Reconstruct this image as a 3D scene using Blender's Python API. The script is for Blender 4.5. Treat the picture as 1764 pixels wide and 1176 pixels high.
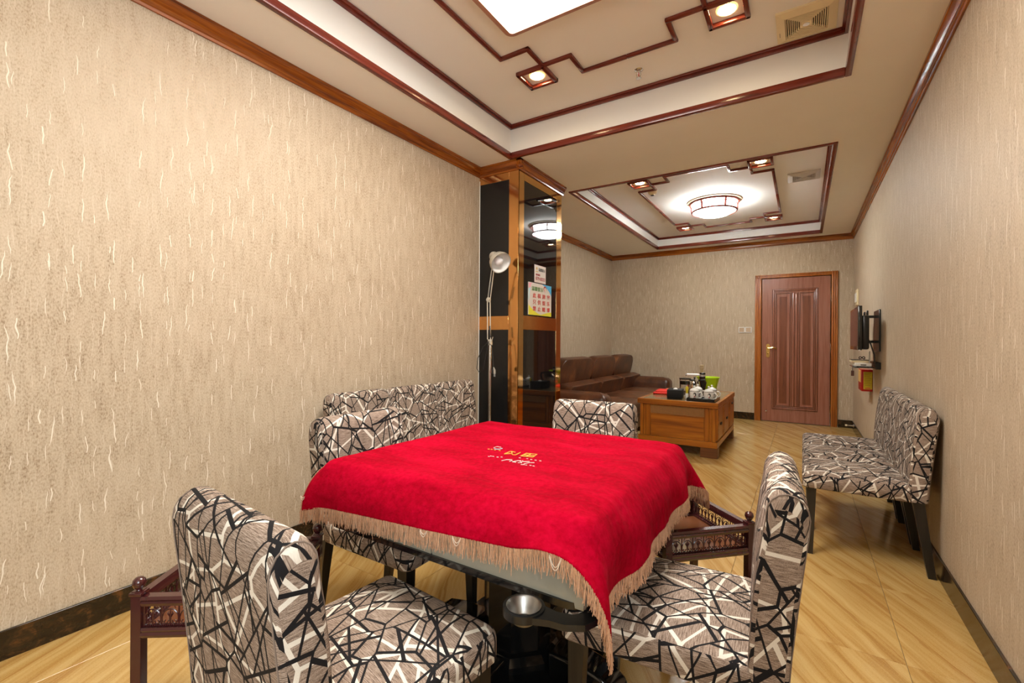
import bpy, bmesh, math, random
import numpy as np
from mathutils import Matrix, Vector
random.seed(7)
PI = math.pi
SC = bpy.context.scene
COL = SC.collection
for o in list(bpy.data.objects):
    bpy.data.objects.remove(o)

# ------------------------------------------------------------------ camera
H = 1.2
F_PX, YAW, PITCH, ROLL = 786.64, 0.5675, -0.0004, 0.0072
cam_d = bpy.data.cameras.new('camera')
cam_d.sensor_width = 36.0
cam_d.lens = 36.0 * F_PX / 1764.0
cam_d.clip_start = 0.02
cam = bpy.data.objects.new('camera', cam_d)
COL.objects.link(cam)
_f = Vector((-math.sin(YAW) * math.cos(PITCH), math.cos(YAW) * math.cos(PITCH), math.sin(PITCH)))
_r = Vector((math.cos(YAW), math.sin(YAW), 0))
_u = _r.cross(_f)
_r2 = _r * math.cos(ROLL) + _u * math.sin(ROLL)
_u2 = -_r * math.sin(ROLL) + _u * math.cos(ROLL)
_m = Matrix((_r2, _u2, -_f)).transposed().to_4x4()
_m.translation = (0, 0, H)
cam.matrix_world = _m
SC.camera = cam

# ------------------------------------------------------------------ world, exposure
W = bpy.data.worlds.new('world')
SC.world = W
W.use_nodes = True
W.node_tree.nodes['Background'].inputs[0].default_value = (0.9, 0.95, 1.0, 1)
W.node_tree.nodes['Background'].inputs[1].default_value = 14.0
SC.view_settings.view_transform = 'Standard'
SC.view_settings.look = 'None'
SC.view_settings.gamma = 1.0
SC.view_settings.use_curve_mapping = False
SC.view_settings.exposure = 0.24
LAMP_MAIN = 23.0       # the big rectangular ceiling lamp over the card table
LAMP_FAR = 70.0        # the round ceiling lamp over the sofa corner
LAMP_SPOT = 90.0       # small downlights

# ------------------------------------------------------------------ dimensions of the room
XL, XR, YF, YB = -2.509, 0.603, -2.30, 8.063
XA = -2.982                      # wall behind the sofa
PX, PY0, PY1 = -2.087, 3.365, 4.195   # pillar
ZC, ZN, ZF = 2.77, 3.035, 2.946       # ceiling, tray ceilings

# ------------------------------------------------------------------ node helpers
class NT:
    def __init__(s, name):
        s.m = bpy.data.materials.new(name)
        s.m.use_nodes = True
        s.t = s.m.node_tree
        s.b = s.t.nodes['Principled BSDF']
        s.out = s.t.nodes['Material Output']
    def n(s, typ, ins=None, **kw):
        nd = s.t.nodes.new('ShaderNode' + typ)
        for k, v in kw.items():
            setattr(nd, k, v)
        for k, v in (ins or {}).items():
            s.set(nd.inputs[k], v)
        return nd
    def set(s, sock, v):
        if isinstance(v, bpy.types.NodeSocket):
            s.t.links.new(v, sock)
        elif isinstance(v, bpy.types.Node):
            s.t.links.new(v.outputs[0], sock)
        else:
            if isinstance(v, tuple) and len(v) == 3 and sock.type == 'RGBA':
                v = (*v, 1)
            sock.default_value = v
    def math(s, op, a, b=None, c=None, clamp=False):
        nd = s.t.nodes.new('ShaderNodeMath')
        nd.operation = op
        nd.use_clamp = clamp
        s.set(nd.inputs[0], a)
        if b is not None: s.set(nd.inputs[1], b)
        if c is not None: s.set(nd.inputs[2], c)
        return nd.outputs[0]
    def vmath(s, op, a, b=None):
        nd = s.t.nodes.new('ShaderNodeVectorMath')
        nd.operation = op
        s.set(nd.inputs[0], a)
        if b is not None: s.set(nd.inputs[1], b)
        return nd.outputs[0]
    def mix(s, f, a, b):
        nd = s.t.nodes.new('ShaderNodeMix')
        nd.data_type = 'RGBA'
        s.set(nd.inputs[0], f); s.set(nd.inputs[6], a); s.set(nd.inputs[7], b)
        return nd.outputs[2]
    def ramp(s, f, stops):
        nd = s.t.nodes.new('ShaderNodeValToRGB')
        s.set(nd.inputs[0], f)
        e = nd.color_ramp.elements
        while len(e) < len(stops): e.new(0.5)
        for q, (p, c) in zip(e, stops):
            q.position = p
            q.color = (*c, 1) if len(c) == 3 else c
        return nd.outputs[0]
    def noise(s, vec, scale, detail=3, rough=0.5, dist=0.0):
        nd = s.n('TexNoise', {'Vector': vec, 'Scale': scale, 'Detail': detail, 'Roughness': rough, 'Distortion': dist})
        return nd.outputs[0]
    def pos(s):
        return s.n('NewGeometry').outputs['Position']
    def objc(s):
        return s.n('TexCoord').outputs['Object']
    def uv(s):
        return s.n('TexCoord').outputs['UV']
    def rand(s):
        return s.n('ObjectInfo').outputs['Random']
    def sep(s, v):
        nd = s.n('SeparateXYZ', {0: v})
        return nd.outputs[0], nd.outputs[1], nd.outputs[2]
    def comb(s, x, y, z=0.0):
        return s.n('CombineXYZ', {0: x, 1: y, 2: z}).outputs[0]
    def scalev(s, v, sc):
        return s.vmath('MULTIPLY', v, sc)
    def bump(s, h, strength=0.2, dist=0.01):
        nd = s.n('Bump', {'Strength': strength, 'Distance': dist, 'Height': h})
        s.set(s.b.inputs['Normal'], nd.outputs[0])
    def base(s, c=None, rough=None, metal=None, spec=None, coat=None, coatr=None, sheen=None):
        i = s.b.inputs
        for k, v in (('Base Color', c), ('Roughness', rough), ('Metallic', metal), ('Specular IOR Level', spec),
                     ('Coat Weight', coat), ('Coat Roughness', coatr), ('Sheen Weight', sheen)):
            if v is not None: s.set(i[k], v)
        return s.m

def simple(name, c, rough=0.5, metal=0.0, var=0.12, scale=30.0, coat=0.0, spec=0.5):
    t = NT(name)
    f = t.noise(t.objc(), scale, 3)
    lo = tuple(x * (1 - var) for x in c); hi = tuple(min(1, x * (1 + var)) for x in c)
    t.base(t.mix(f, lo, hi), rough, metal, spec, coat, 0.08)
    return t.m

def emit(name, c, strength):
    t = NT(name)
    t.base((0.9, 0.9, 0.9), 0.4)
    t.b.inputs['Emission Color'].default_value = (*c, 1)
    t.b.inputs['Emission Strength'].default_value = strength
    return t.m

def wood(name, dark, mid, light, axis=0, scale=1.0, rough=0.25, coat=0.08, contrast=1.0):
    # grain running along the given world axis
    t = NT(name)
    p = t.pos()
    sc = [28.0, 28.0, 28.0]; sc[axis] = 1.6
    v = t.scalev(p, tuple(q * scale for q in sc))
    n1 = t.noise(v, 1.0, 5, 0.6, 0.8)
    sc2 = [110.0, 110.0, 110.0]; sc2[axis] = 4.0
    n2 = t.noise(t.scalev(p, tuple(q * scale for q in sc2)), 1.0, 3, 0.5)
    f = t.math('ADD', t.math('MULTIPLY', n1, 0.75), t.math('MULTIPLY', n2, 0.25))
    c = t.ramp(f, [(0.5 - 0.14 / contrast, dark), (0.5, mid), (0.5 + 0.16 / contrast, light)])
    t.base(c, rough, 0, 0.5, coat, 0.08)
    return t.m

# ------------------------------------------------------------------ materials
def make_wallpaper():
    t = NT('wallpaper')
    x, y, z = t.sep(t.pos())
    u = t.math('ADD', x, y)
    # fine mottled fibre ground
    g1 = t.noise(t.comb(t.math('MULTIPLY', u, 210.0), t.math('MULTIPLY', z, 95.0)), 1.0, 4, 0.62)
    g2 = t.noise(t.comb(t.math('MULTIPLY', u, 1.3), t.math('MULTIPLY', z, 0.9)), 1.0, 2)
    g3 = t.noise(t.comb(t.math('MULTIPLY', u, 40.0), t.math('MULTIPLY', z, 6.0)), 1.0, 3, 0.6)
    f = t.math('ADD', t.math('ADD', t.math('MULTIPLY', g1, 0.62), t.math('MULTIPLY', g2, 0.12)), t.math('MULTIPLY', g3, 0.26))
    ground = t.ramp(f, [(0.35, (0.265, 0.185, 0.115)), (0.46, (0.448, 0.352, 0.246)), (0.60, (0.535, 0.437, 0.322))])
    gold = t.ramp(f, [(0.40, (1, 1, 1)), (0.50, (0, 0, 0))])
    # pale wiggling threads, two sizes
    wig = t.math('MULTIPLY', t.math('SUBTRACT', t.noise(t.comb(t.math('MULTIPLY', u, 9.0), t.math('MULTIPLY', z, 11.0)), 1.0, 2), 0.5), 0.035)
    uu = t.math('ADD', u, wig)
    def threads(su, sz, ln, wd, keep, off):
        v = t.comb(t.math('ADD', t.math('MULTIPLY', uu, su), off), t.math('ADD', t.math('MULTIPLY', z, sz), off * 1.7))
        vo = t.n('TexVoronoi', {'Vector': v, 'Scale': 1.0, 'Randomness': 0.85}, voronoi_dimensions='2D', feature='F1')
        d = t.vmath('SUBTRACT', v, vo.outputs['Position'])
        dx, dy, _ = t.sep(d)
        cr, cg, cb = t.sep(vo.outputs['Color'])
        slant = t.math('MULTIPLY', t.math('SUBTRACT', cb, 0.5), 0.25)
        dxx = t.math('ADD', dx, t.math('MULTIPLY', dy, slant))
        w = t.math('MULTIPLY', wd, t.math('SUBTRACT', 1.0, t.math('POWER', t.math('ABSOLUTE', t.math('DIVIDE', dy, ln)), 2.0)))
        inl = t.math('LESS_THAN', t.math('ABSOLUTE', dxx), w)
        lm = t.math('LESS_THAN', t.math('ABSOLUTE', dy), t.math('MULTIPLY', ln, t.math('ADD', 0.35, t.math('MULTIPLY', cg, 0.65))))
        return t.math('MULTIPLY', t.math('MULTIPLY', inl, lm), t.math('LESS_THAN', cr, keep))
    th = t.math('MAXIMUM', threads(10.0, 6.5, 0.44, 0.019, 0.60, 3.1), threads(20.0, 9.0, 0.36, 0.026, 0.26, 8.7))
    th2 = threads(60.0, 9.0, 0.45, 0.10, 0.35, 17.3)
    c = t.mix(t.math('MULTIPLY', th2, 0.32), ground, (0.66, 0.57, 0.45))
    c = t.mix(th, c, (0.74, 0.67, 0.56))
    rough = t.math('SUBTRACT', 0.62, t.math('MULTIPLY', gold, 0.12))
    t.base(c, rough, t.math('MULTIPLY', gold, 0.35), 0.35)
    t.bump(t.math('ADD', g1, t.math('MULTIPLY', th, 0.6)), 0.18, 0.002)
    return t.m

def make_tile():
    t = NT('floor_tile')
    p = t.pos()
    r = t.rand()
    a = math.radians(-60)
    x, y, z = t.sep(p)
    # s runs along the veins, q across them
    s = t.math('ADD', t.math('MULTIPLY', x, math.cos(a)), t.math('MULTIPLY', y, math.sin(a)))
    q = t.math('SUBTRACT', t.math('MULTIPLY', y, math.cos(a)), t.math('MULTIPLY', x, math.sin(a)))
    s = t.math('ADD', s, t.math('MULTIPLY', r, 7.0))
    q = t.math('ADD', q, t.math('MULTIPLY', r, 3.0))
    wob = t.math('MULTIPLY', t.noise(t.comb(t.math('MULTIPLY', s, 2.2), t.math('MULTIPLY', q, 4.0)), 1.0, 3), 0.075)
    qq = t.math('ADD', q, wob)
    n1 = t.noise(t.comb(t.math('MULTIPLY', s, 0.9), t.math('MULTIPLY', qq, 17.0)), 1.0, 4, 0.6)
    n2 = t.noise(t.comb(t.math('MULTIPLY', s, 2.4), t.math('MULTIPLY', qq, 60.0)), 1.0, 3, 0.6)
    fine = t.noise(p, 210.0, 2)
    f = t.math('ADD', t.math('ADD', t.math('MULTIPLY', n1, 0.62), t.math('MULTIPLY', n2, 0.2)), t.math('MULTIPLY', fine, 0.18))
    c = t.ramp(f, [(0.33, (0.330, 0.160, 0.038)), (0.44, (0.445, 0.262, 0.078)), (0.55, (0.530, 0.348, 0.126)), (0.68, (0.595, 0.420, 0.180))])
    # thin brown vein lines
    v = t.math('ABSOLUTE', t.math('SUBTRACT', t.math('FRACT', t.math('MULTIPLY', t.math('ADD', qq, t.math('MULTIPLY', n1, 0.1)), 5.5)), 0.5))
    vl = t.math('MULTIPLY', t.math('LESS_THAN', v, 0.035), t.math('GREATER_THAN', n2, 0.47))
    c = t.mix(t.math('MULTIPLY', vl, 0.5), c, (0.32, 0.14, 0.03))
    t.base(c, 0.16, 0, 0.5)
    return t.m

def make_fabric():
    t = NT('patterned_chair_fabric')
    r = t.rand()
    uv = t.vmath('ADD', t.uv(), t.comb(t.math('MULTIPLY', r, 13.7), t.math('MULTIPLY', r, 29.3)))
    def layer(sx, sy, rot, off, w_edge, w_ch, keep=1.0):
        ca, sa = math.cos(rot), math.sin(rot)
        x, y, _ = t.sep(uv)
        xr = t.math('ADD', t.math('MULTIPLY', x, ca * sx), t.math('MULTIPLY', y, sa * sx))
        yr = t.math('SUBTRACT', t.math('MULTIPLY', y, ca * sy), t.math('MULTIPLY', x, sa * sy))
        v = t.comb(t.math('ADD', xr, off), t.math('ADD', yr, off * 2.3))
        f1 = t.n('TexVoronoi', {'Vector': v, 'Scale': 1.0, 'Randomness': 1.0}, voronoi_dimensions='2D', feature='F1')
        ed = t.n('TexVoronoi', {'Vector': v, 'Scale': 1.0, 'Randomness': 1.0}, voronoi_dimensions='2D', feature='DISTANCE_TO_EDGE')
        sm = (sx + sy) / 2
        d = t.vmath('SUBTRACT', v, f1.outputs['Position'])
        dx, dy, _ = t.sep(d)
        cr, cg, cb = t.sep(f1.outputs['Color'])
        def chord(c):
            an = t.math('MULTIPLY', c, 2 * PI)
            dd = t.math('ABSOLUTE', t.math('ADD', t.math('MULTIPLY', dx, t.math('COSINE', an)), t.math('MULTIPLY', dy, t.math('SINE', an))))
            return t.math('LESS_THAN', dd, w_ch * sm)
        ch = t.math('MULTIPLY', chord(cr), t.math('LESS_THAN', cb, keep))
        if keep < 1: 
            pass
        ch2 = t.math('MULTIPLY', chord(cg), t.math('LESS_THAN', cb, 0.45 * keep))
        e = t.math('LESS_THAN', ed.outputs['Distance'], w_edge * sm)
        return t.math('MAXIMUM', e, t.math('MAXIMUM', ch, ch2))
    bl = t.math('MAXIMUM', layer(11.0, 6.0, 0.5, 4.2, 0.0031, 0.0035), layer(5.2, 9.6, 1.1, 9.9, 0.0030, 0.0034, 0.65))
    wh = layer(5.6, 9.0, -0.6, 17.0, 0.0042, 0.0046, 0.85)
    # slubby woven ground
    x, y, _ = t.sep(uv)
    g = t.noise(t.comb(t.math('MULTIPLY', x, 38.0), t.math('MULTIPLY', y, 520.0)), 1.0, 3, 0.6)
    g2 = t.noise(t.comb(t.math('MULTIPLY', x, 500.0), t.math('MULTIPLY', y, 500.0)), 1.0, 2)
    gr = t.math('ADD', t.math('MULTIPLY', g, 0.7), t.math('MULTIPLY', g2, 0.3))
    ground = t.ramp(gr, [(0.36, (0.085, 0.055, 0.040)), (0.50, (0.270, 0.200, 0.155)), (0.62, (0.450, 0.360, 0.295))])
    white = t.mix(g2, (0.60, 0.54, 0.46), (0.80, 0.76, 0.68))
    c = t.mix(wh, ground, white)
    c = t.mix(bl, c, (0.010, 0.009, 0.010))
    t.base(c, 0.85, 0, 0.2)
    t.bump(t.math('ADD', gr, t.math('MULTIPLY', bl, 0.5)), 0.25, 0.002)
    return t.m

def make_velvet():
    t = NT('red_velvet')
    p = t.objc()
    n = t.noise(t.scalev(p, (4.0, 9.0, 5.0)), 1.0, 3, 0.5)
    n3 = t.noise(p, 60.0, 4, 0.65)
    f = t.math('ADD', t.math('MULTIPLY', n, 0.5), t.math('MULTIPLY', n3, 0.5))
    c = t.ramp(f, [(0.38, (0.25, 0.0003, 0.008)), (0.52, (0.345, 0.0005, 0.014)), (0.64, (0.43, 0.0012, 0.022))])
    t.base(c, 0.9, 0, 0.03)
    t.set(t.b.inputs['Sheen Weight'], 0.03)
    t.set(t.b.inputs['Sheen Roughness'], 0.4)
    t.b.inputs['Sheen Tint'].default_value = (1.0, 0.10, 0.14, 1)
    w = t.noise(t.scalev(p, (3.0, 12.0, 4.0)), 1.0, 2, 0.5, 0.6)
    t.bump(t.math('ADD', t.math('MULTIPLY', w, 5.0), n3), 0.4, 0.008)
    return t.m

def make_marble():
    t = NT('dark_marble')
    p = t.pos()
    n = t.noise(p, 14.0, 5, 0.65, 1.2)
    n2 = t.noise(t.scalev(p, (20.0, 20.0, 70.0)), 1.0, 3, 0.6, 1.0)
    f = t.math('ADD', t.math('MULTIPLY', n, 0.7), t.math('MULTIPLY', n2, 0.3))
    c = t.ramp(f, [(0.40, (0.012, 0.008, 0.005)), (0.55, (0.030, 0.017, 0.008)), (0.66, (0.110, 0.042, 0.012))])
    t.base(c, 0.12, 0, 0.5)
    return t.m

def make_leather():
    t = NT('brown_leather')
    p = t.objc()
    n = t.noise(p, 5.0, 4, 0.6)
    n2 = t.noise(p, 260.0, 2)
    c = t.ramp(n, [(0.35, (0.050, 0.014, 0.005)), (0.55, (0.105, 0.034, 0.012)), (0.72, (0.185, 0.064, 0.020))])
    t.base(c, t.math('ADD', 0.30, t.math('MULTIPLY', n, 0.18)), 0, 0.5)
    cr = t.noise(p, 16.0, 4, 0.6, 0.5)
    t.bump(t.math('ADD', cr, t.math('MULTIPLY', n2, 0.2)), 0.25, 0.01)
    return t.m

M = {}
M['wall'] = make_wallpaper()
M['tile'] = make_tile()
M['grout'] = simple('grout', (0.16, 0.12, 0.075), 0.8)
M['fabric'] = make_fabric()
M['velvet'] = make_velvet()
M['marble'] = make_marble()
M['leather'] = make_leather()
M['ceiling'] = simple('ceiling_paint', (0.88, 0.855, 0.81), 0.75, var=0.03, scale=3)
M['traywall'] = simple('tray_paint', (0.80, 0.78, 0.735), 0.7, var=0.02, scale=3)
crown_d, crown_m, crown_l = (0.085, 0.015, 0.002), (0.280, 0.068, 0.005), (0.440, 0.135, 0.010)
M['crown_y'] = wood('crown_wood_y', crown_d, crown_m, crown_l, 1, rough=0.22)
M['crown_x'] = wood('crown_wood_x', crown_d, crown_m, crown_l, 0, rough=0.22)
tr_d, tr_m, tr_l = (0.075, 0.009, 0.005), (0.155, 0.022, 0.012), (0.215, 0.038, 0.019)
M['trim_x'] = wood('mahogany_x', tr_d, tr_m, tr_l, 0, rough=0.2)
M['trim_y'] = wood('mahogany_y', tr_d, tr_m, tr_l, 1, rough=0.2)
M['casing'] = wood('door_casing_wood', (0.260, 0.066, 0.006), (0.380, 0.110, 0.012), (0.470, 0.155, 0.020), 2, rough=0.3)
M['door'] = wood('door_wood', (0.230, 0.078, 0.046), (0.300, 0.115, 0.072), (0.350, 0.145, 0.096), 2, rough=0.22, contrast=0.8)
M['door_inlay'] = wood('door_inlay_wood', (0.110, 0.024, 0.006), (0.165, 0.042, 0.012), (0.205, 0.058, 0.018), 2, rough=0.4)
M['cab_z'] = wood('cabinet_wood_z', (0.190, 0.048, 0.003), (0.350, 0.105, 0.006), (0.470, 0.175, 0.014), 2, 0.6, rough=0.3)
M['cab_x'] = wood('cabinet_wood_x', (0.190, 0.048, 0.003), (0.350, 0.105, 0.006), (0.470, 0.175, 0.014), 0, 0.5, rough=0.3)
M['cab_y'] = wood('cabinet_wood_y', (0.190, 0.048, 0.003), (0.350, 0.105, 0.006), (0.470, 0.175, 0.014), 1, 0.6, rough=0.3)
M['cab_foot'] = wood('cabinet_foot_wood', (0.10, 0.032, 0.008), (0.16, 0.055, 0.014), (0.22, 0.080, 0.020), 0, 0.6, rough=0.4)
M['cab_glass'] = simple('brown_glass_top', (0.22, 0.145, 0.065), 0.14, var=0.05)
M['cane'] = simple('cane_lattice', (0.36, 0.17, 0.05), 0.5)
M['cane_dark'] = simple('cane_gap', (0.06, 0.02, 0.006), 0.7)
M['leg'] = wood('black_leg_wood', (0.006, 0.005, 0.004), (0.012, 0.010, 0.008), (0.022, 0.018, 0.014), 2, rough=0.35, coat=0.1)
M['piping'] = simple('taupe_piping', (0.20, 0.15, 0.12), 0.85)
M['gold'] = simple('gold_mirror_metal', (0.82, 0.52, 0.22), 0.07, 1.0, var=0.05, scale=6)
M['copper'] = simple('copper_mirror_metal', (0.80, 0.42, 0.15), 0.12, 1.0, var=0.05, scale=6)
M['blackglass'] = simple('black_glass', (0.006, 0.006, 0.007), 0.03, spec=0.7)
M['blackpanel'] = simple('black_lacquer_panel', (0.010, 0.010, 0.010), 0.22, spec=0.4)
M['bandwood'] = wood('band_burl_wood', (0.20, 0.06, 0.012), (0.42, 0.18, 0.045), (0.58, 0.28, 0.080), 2, 0.35, rough=0.12)
M['maroon'] = simple('maroon_lacquer', (0.050, 0.009, 0.010), 0.2, var=0.1, coat=0.5)
M['trolley_shelf'] = simple('trolley_shelf_wood', (0.16, 0.055, 0.022), 0.12, var=0.2, scale=12)
M['blackplastic'] = simple('black_plastic', (0.010, 0.010, 0.010), 0.25)
M['blackmatte'] = simple('black_leatherette', (0.008, 0.008, 0.008), 0.6, spec=0.25)
M['blackgloss'] = simple('black_gloss', (0.006, 0.006, 0.006), 0.08, coat=0.4)
M['steel'] = simple('steel', (0.62, 0.60, 0.57), 0.18, 1.0)
M['brushed'] = simple('brushed_steel', (0.42, 0.41, 0.39), 0.36, 1.0)
M['silver'] = simple('silver_paint', (0.55, 0.53, 0.49), 0.32, 0.7)
M['lampshade'] = simple('lamp_shade_paint', (0.50, 0.47, 0.40), 0.35, 0.25)
M['white_enamel'] = simple('white_enamel', (0.78, 0.78, 0.76), 0.18, var=0.02)
M['bulb'] = simple('frosted_bulb', (0.82, 0.82, 0.86), 0.2, var=0.02)
M['tablepanel'] = simple('table_side_glass', (0.36, 0.34, 0.27), 0.12, var=0.05, coat=0.5)
M['whiteplastic'] = simple('white_plastic', (0.80, 0.79, 0.76), 0.35, var=0.02)
M['cream_plastic'] = simple('cream_plastic', (0.80, 0.67, 0.42), 0.4, var=0.04)
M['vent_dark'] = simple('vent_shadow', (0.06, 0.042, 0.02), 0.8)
M['whitevent'] = simple('white_vent', (0.62, 0.58, 0.52), 0.5)
M['switch'] = simple('switch_beige', (0.50, 0.36, 0.24), 0.4)
M['brass'] = simple('brass', (0.62, 0.42, 0.14), 0.18, 1.0)
M['chrome'] = simple('chrome', (0.75, 0.74, 0.72), 0.1, 1.0)
M['lime'] = simple('lime_plastic', (0.42, 0.62, 0.004), 0.35, var=0.05)
M['red'] = simple('red_plastic', (0.42, 0.010, 0.008), 0.25, var=0.08)
M['redcloth'] = simple('red_cloth', (0.62, 0.020, 0.010), 0.8)
M['yellow'] = simple('yellow_label', (0.66, 0.52, 0.02), 0.5, var=0.06)
M['ink_dark'] = simple('dark_ink', (0.02, 0.02, 0.02), 0.6)
M['ink_olive'] = simple('olive_ink', (0.36, 0.27, 0.02), 0.6)
M['ink_red'] = simple('red_ink', (0.58, 0.016, 0.004), 0.5)
M['ink_deepred'] = simple('deep_red_ink', (0.35, 0.01, 0.02), 0.5)
M['ink_green'] = simple('green_ink', (0.06, 0.20, 0.02), 0.5)
M['ink_gold'] = simple('gold_ink', (0.62, 0.36, 0.10), 0.5)
M['ink_pink'] = simple('pink_ink', (0.75, 0.35, 0.42), 0.5)
M['ink_skin'] = simple('skin_ink', (0.80, 0.58, 0.48), 0.5)
M['ink_yellow'] = simple('yellow_ink', (0.72, 0.66, 0.02), 0.5)
M['ink_blue'] = simple('blue_ink', (0.03, 0.36, 0.68), 0.5)
M['ink_lightblue'] = simple('light_blue_ink', (0.45, 0.68, 0.78), 0.5)
M['paper'] = simple('notice_paper', (0.66, 0.61, 0.55), 0.45, var=0.03)
M['paper_pinkish'] = simple('pale_pink_paper', (0.72, 0.56, 0.55), 0.45, var=0.03)
M['thread_gold'] = simple('gold_thread', (0.85, 0.52, 0.08), 0.45)
M['thread_white'] = simple('white_thread', (0.85, 0.72, 0.66), 0.5)
M['thread_cyan'] = simple('cyan_thread', (0.25, 0.62, 0.72), 0.5)
M['fringe'] = simple('copper_fringe', (0.60, 0.345, 0.21), 0.42, var=0.35, scale=220)
M['fringe_white'] = simple('pale_loop_thread', (0.75, 0.62, 0.50), 0.5)
M['tan'] = simple('tan_wood', (0.42, 0.30, 0.17), 0.6)
M['tissue'] = simple('tissue_paper', (0.85, 0.84, 0.82), 0.8, var=0.02)
M['tvscreen'] = simple('tv_screen', (0.010, 0.008, 0.009), 0.06, spec=0.8)
M['cable'] = simple('black_cable', (0.012, 0.012, 0.012), 0.5)
M['brown_tag'] = simple('brown_tag', (0.09, 0.03, 0.02), 0.6)
M['sprinkler_red'] = simple('red_glass_bulb', (0.45, 0.01, 0.01), 0.15)
M['lamp_frame'] = simple('lamp_frame_wood', (0.40, 0.17, 0.10), 0.35, var=0.15)
M['lamp_red'] = simple('lamp_ring_mahogany', (0.20, 0.035, 0.025), 0.3, var=0.15)
M['lamp_beige'] = simple('lamp_base_plate', (0.42, 0.33, 0.22), 0.5)
def make_clear_glass():
    t = NT('clear_glass')
    t.base((0.93, 0.93, 0.92), 0.02)
    t.set(t.b.inputs['Transmission Weight'], 1.0)
    t.set(t.b.inputs['IOR'], 1.45)
    return t.m
M['glass'] = make_clear_glass()
def make_pane():
    t = NT('window_glass')
    tr = t.n('BsdfTransparent', {'Color': (0.96, 0.98, 0.97)})
    gl = t.n('BsdfGlossy', {'Roughness': 0.02})
    mx = t.n('MixShader', {0: 0.06, 1: tr, 2: gl})
    t.set(t.out.inputs['Surface'], mx.outputs[0])
    return t.m
M['pane'] = make_pane()
M['tea'] = simple('tea_dregs', (0.22, 0.15, 0.09), 0.3)
M['e_main'] = emit('lamp_panel_light', (1.0, 0.96, 0.89), LAMP_MAIN)
M['e_far'] = emit('lamp_bowl_light', (0.94, 1.0, 0.99), LAMP_FAR)
M['e_rim'] = emit('bezel_halo_glow', (1.0, 0.55, 0.16), 1.6)  # bezel given a glow that imitates the warm halo round the lens
M['e_spot'] = emit('downlight_light', (1.0, 0.74, 0.38), LAMP_SPOT)

# ------------------------------------------------------------------ mesh helpers
def bmn(): return bmesh.new()
def T(x, y, z): return Matrix.Translation((x, y, z))
def RZ(a): return Matrix.Rotation(a, 4, 'Z')
def RX(a): return Matrix.Rotation(a, 4, 'X')
def RY(a): return Matrix.Rotation(a, 4, 'Y')

def box(bm, x0, x1, y0, y1, z0, z1, bev=0.0, seg=2, mt=None):
    m = T((x0 + x1) / 2, (y0 + y1) / 2, (z0 + z1) / 2) @ Matrix.Diagonal((abs(x1 - x0), abs(y1 - y0), abs(z1 - z0), 1))
    r = bmesh.ops.create_cube(bm, size=1.0, matrix=m)
    vs = r['verts']
    if bev > 0:
        es = list({e for v in vs for e in v.link_edges})
        q = bmesh.ops.bevel(bm, geom=es, offset=bev, segments=seg, profile=0.5, affect='EDGES')
        vs = list({v for f in q['faces'] for v in f.verts} | {v for v in vs if v.is_valid})
    if mt is not None:
        bmesh.ops.transform(bm, matrix=mt, verts=vs)
    return vs

def frustum(bm, c0, s0, c1, s1):
    """tapered square bar from centre c0 (half sizes s0) to c1 (half sizes s1)"""
    vs = []
    for c, s in ((c0, s0), (c1, s1)):
        for a, b in ((-1, -1), (1, -1), (1, 1), (-1, 1)):
            vs.append(bm.verts.new((c[0] + a * s[0], c[1] + b * s[1], c[2])))
    fs = [(3, 2, 1, 0), (4, 5, 6, 7)] + [(i, (i + 1) % 4, 4 + (i + 1) % 4, 4 + i) for i in range(4)]
    for f in fs: bm.faces.new([vs[i] for i in f])
    return vs

def tube(bm, pts, r, n=8, cap=True, closed=False):
    pts = [Vector(p) for p in pts]
    rs = r if isinstance(r, (list, tuple)) else [r] * len(pts)
    rings = []
    up = None
    N = len(pts)
    for i, p in enumerate(pts):
        a = pts[i - 1] if (i > 0 or closed) else p
        b = pts[(i + 1) % N] if (i < N - 1 or closed) else p
        d = (b - a)
        if d.length < 1e-9: d = Vector((0, 0, 1))
        d.normalize()
        if up is None:
            up = Vector((0, 0, 1)) if abs(d.z) < 0.9 else Vector((1, 0, 0))
        s = d.cross(up)
        if s.length < 1e-6: s = d.cross(Vector((0, 1, 0)))
        s.normalize()
        up = s.cross(d).normalized()
        rings.append([bm.verts.new(p + (s * math.cos(2 * PI * k / n) + up * math.sin(2 * PI * k / n)) * rs[i]) for k in range(n)])
    M_ = N if closed else N - 1
    for i in range(M_):
        A, B = rings[i], rings[(i + 1) % N]
        for k in range(n):
            bm.faces.new((A[k], A[(k + 1) % n], B[(k + 1) % n], B[k]))
    if cap and not closed:
        bm.faces.new(rings[0][::-1]); bm.faces.new(rings[-1])
    return [v for q in rings for v in q]

def lathe(bm, prof, n=24, mt=None, cap=True):
    """prof: list of (r,z) from bottom to top; closed with caps where r>0 at the ends"""
    rings = []
    allv = []
    for r, z in prof:
        if r < 1e-6:
            ring = [bm.verts.new((0, 0, z))]
        else:
            ring = [bm.verts.new((r * math.cos(2 * PI * k / n), r * math.sin(2 * PI * k / n), z)) for k in range(n)]
        rings.append(ring); allv += ring
    for A, B in zip(rings, rings[1:]):
        for k in range(n):
            a0, a1 = A[k % len(A)], A[(k + 1) % len(A)]
            b0, b1 = B[k % len(B)], B[(k + 1) % len(B)]
            q = []
            for v in (a0, a1, b1, b0):
                if v not in q: q.append(v)
            if len(q) >= 3: bm.faces.new(q)
    if cap and len(rings[0]) > 1: bm.faces.new(rings[0][::-1])
    if cap and len(rings[-1]) > 1: bm.faces.new(rings[-1])
    if mt is not None: bmesh.ops.transform(bm, matrix=mt, verts=allv)
    return allv

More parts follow.
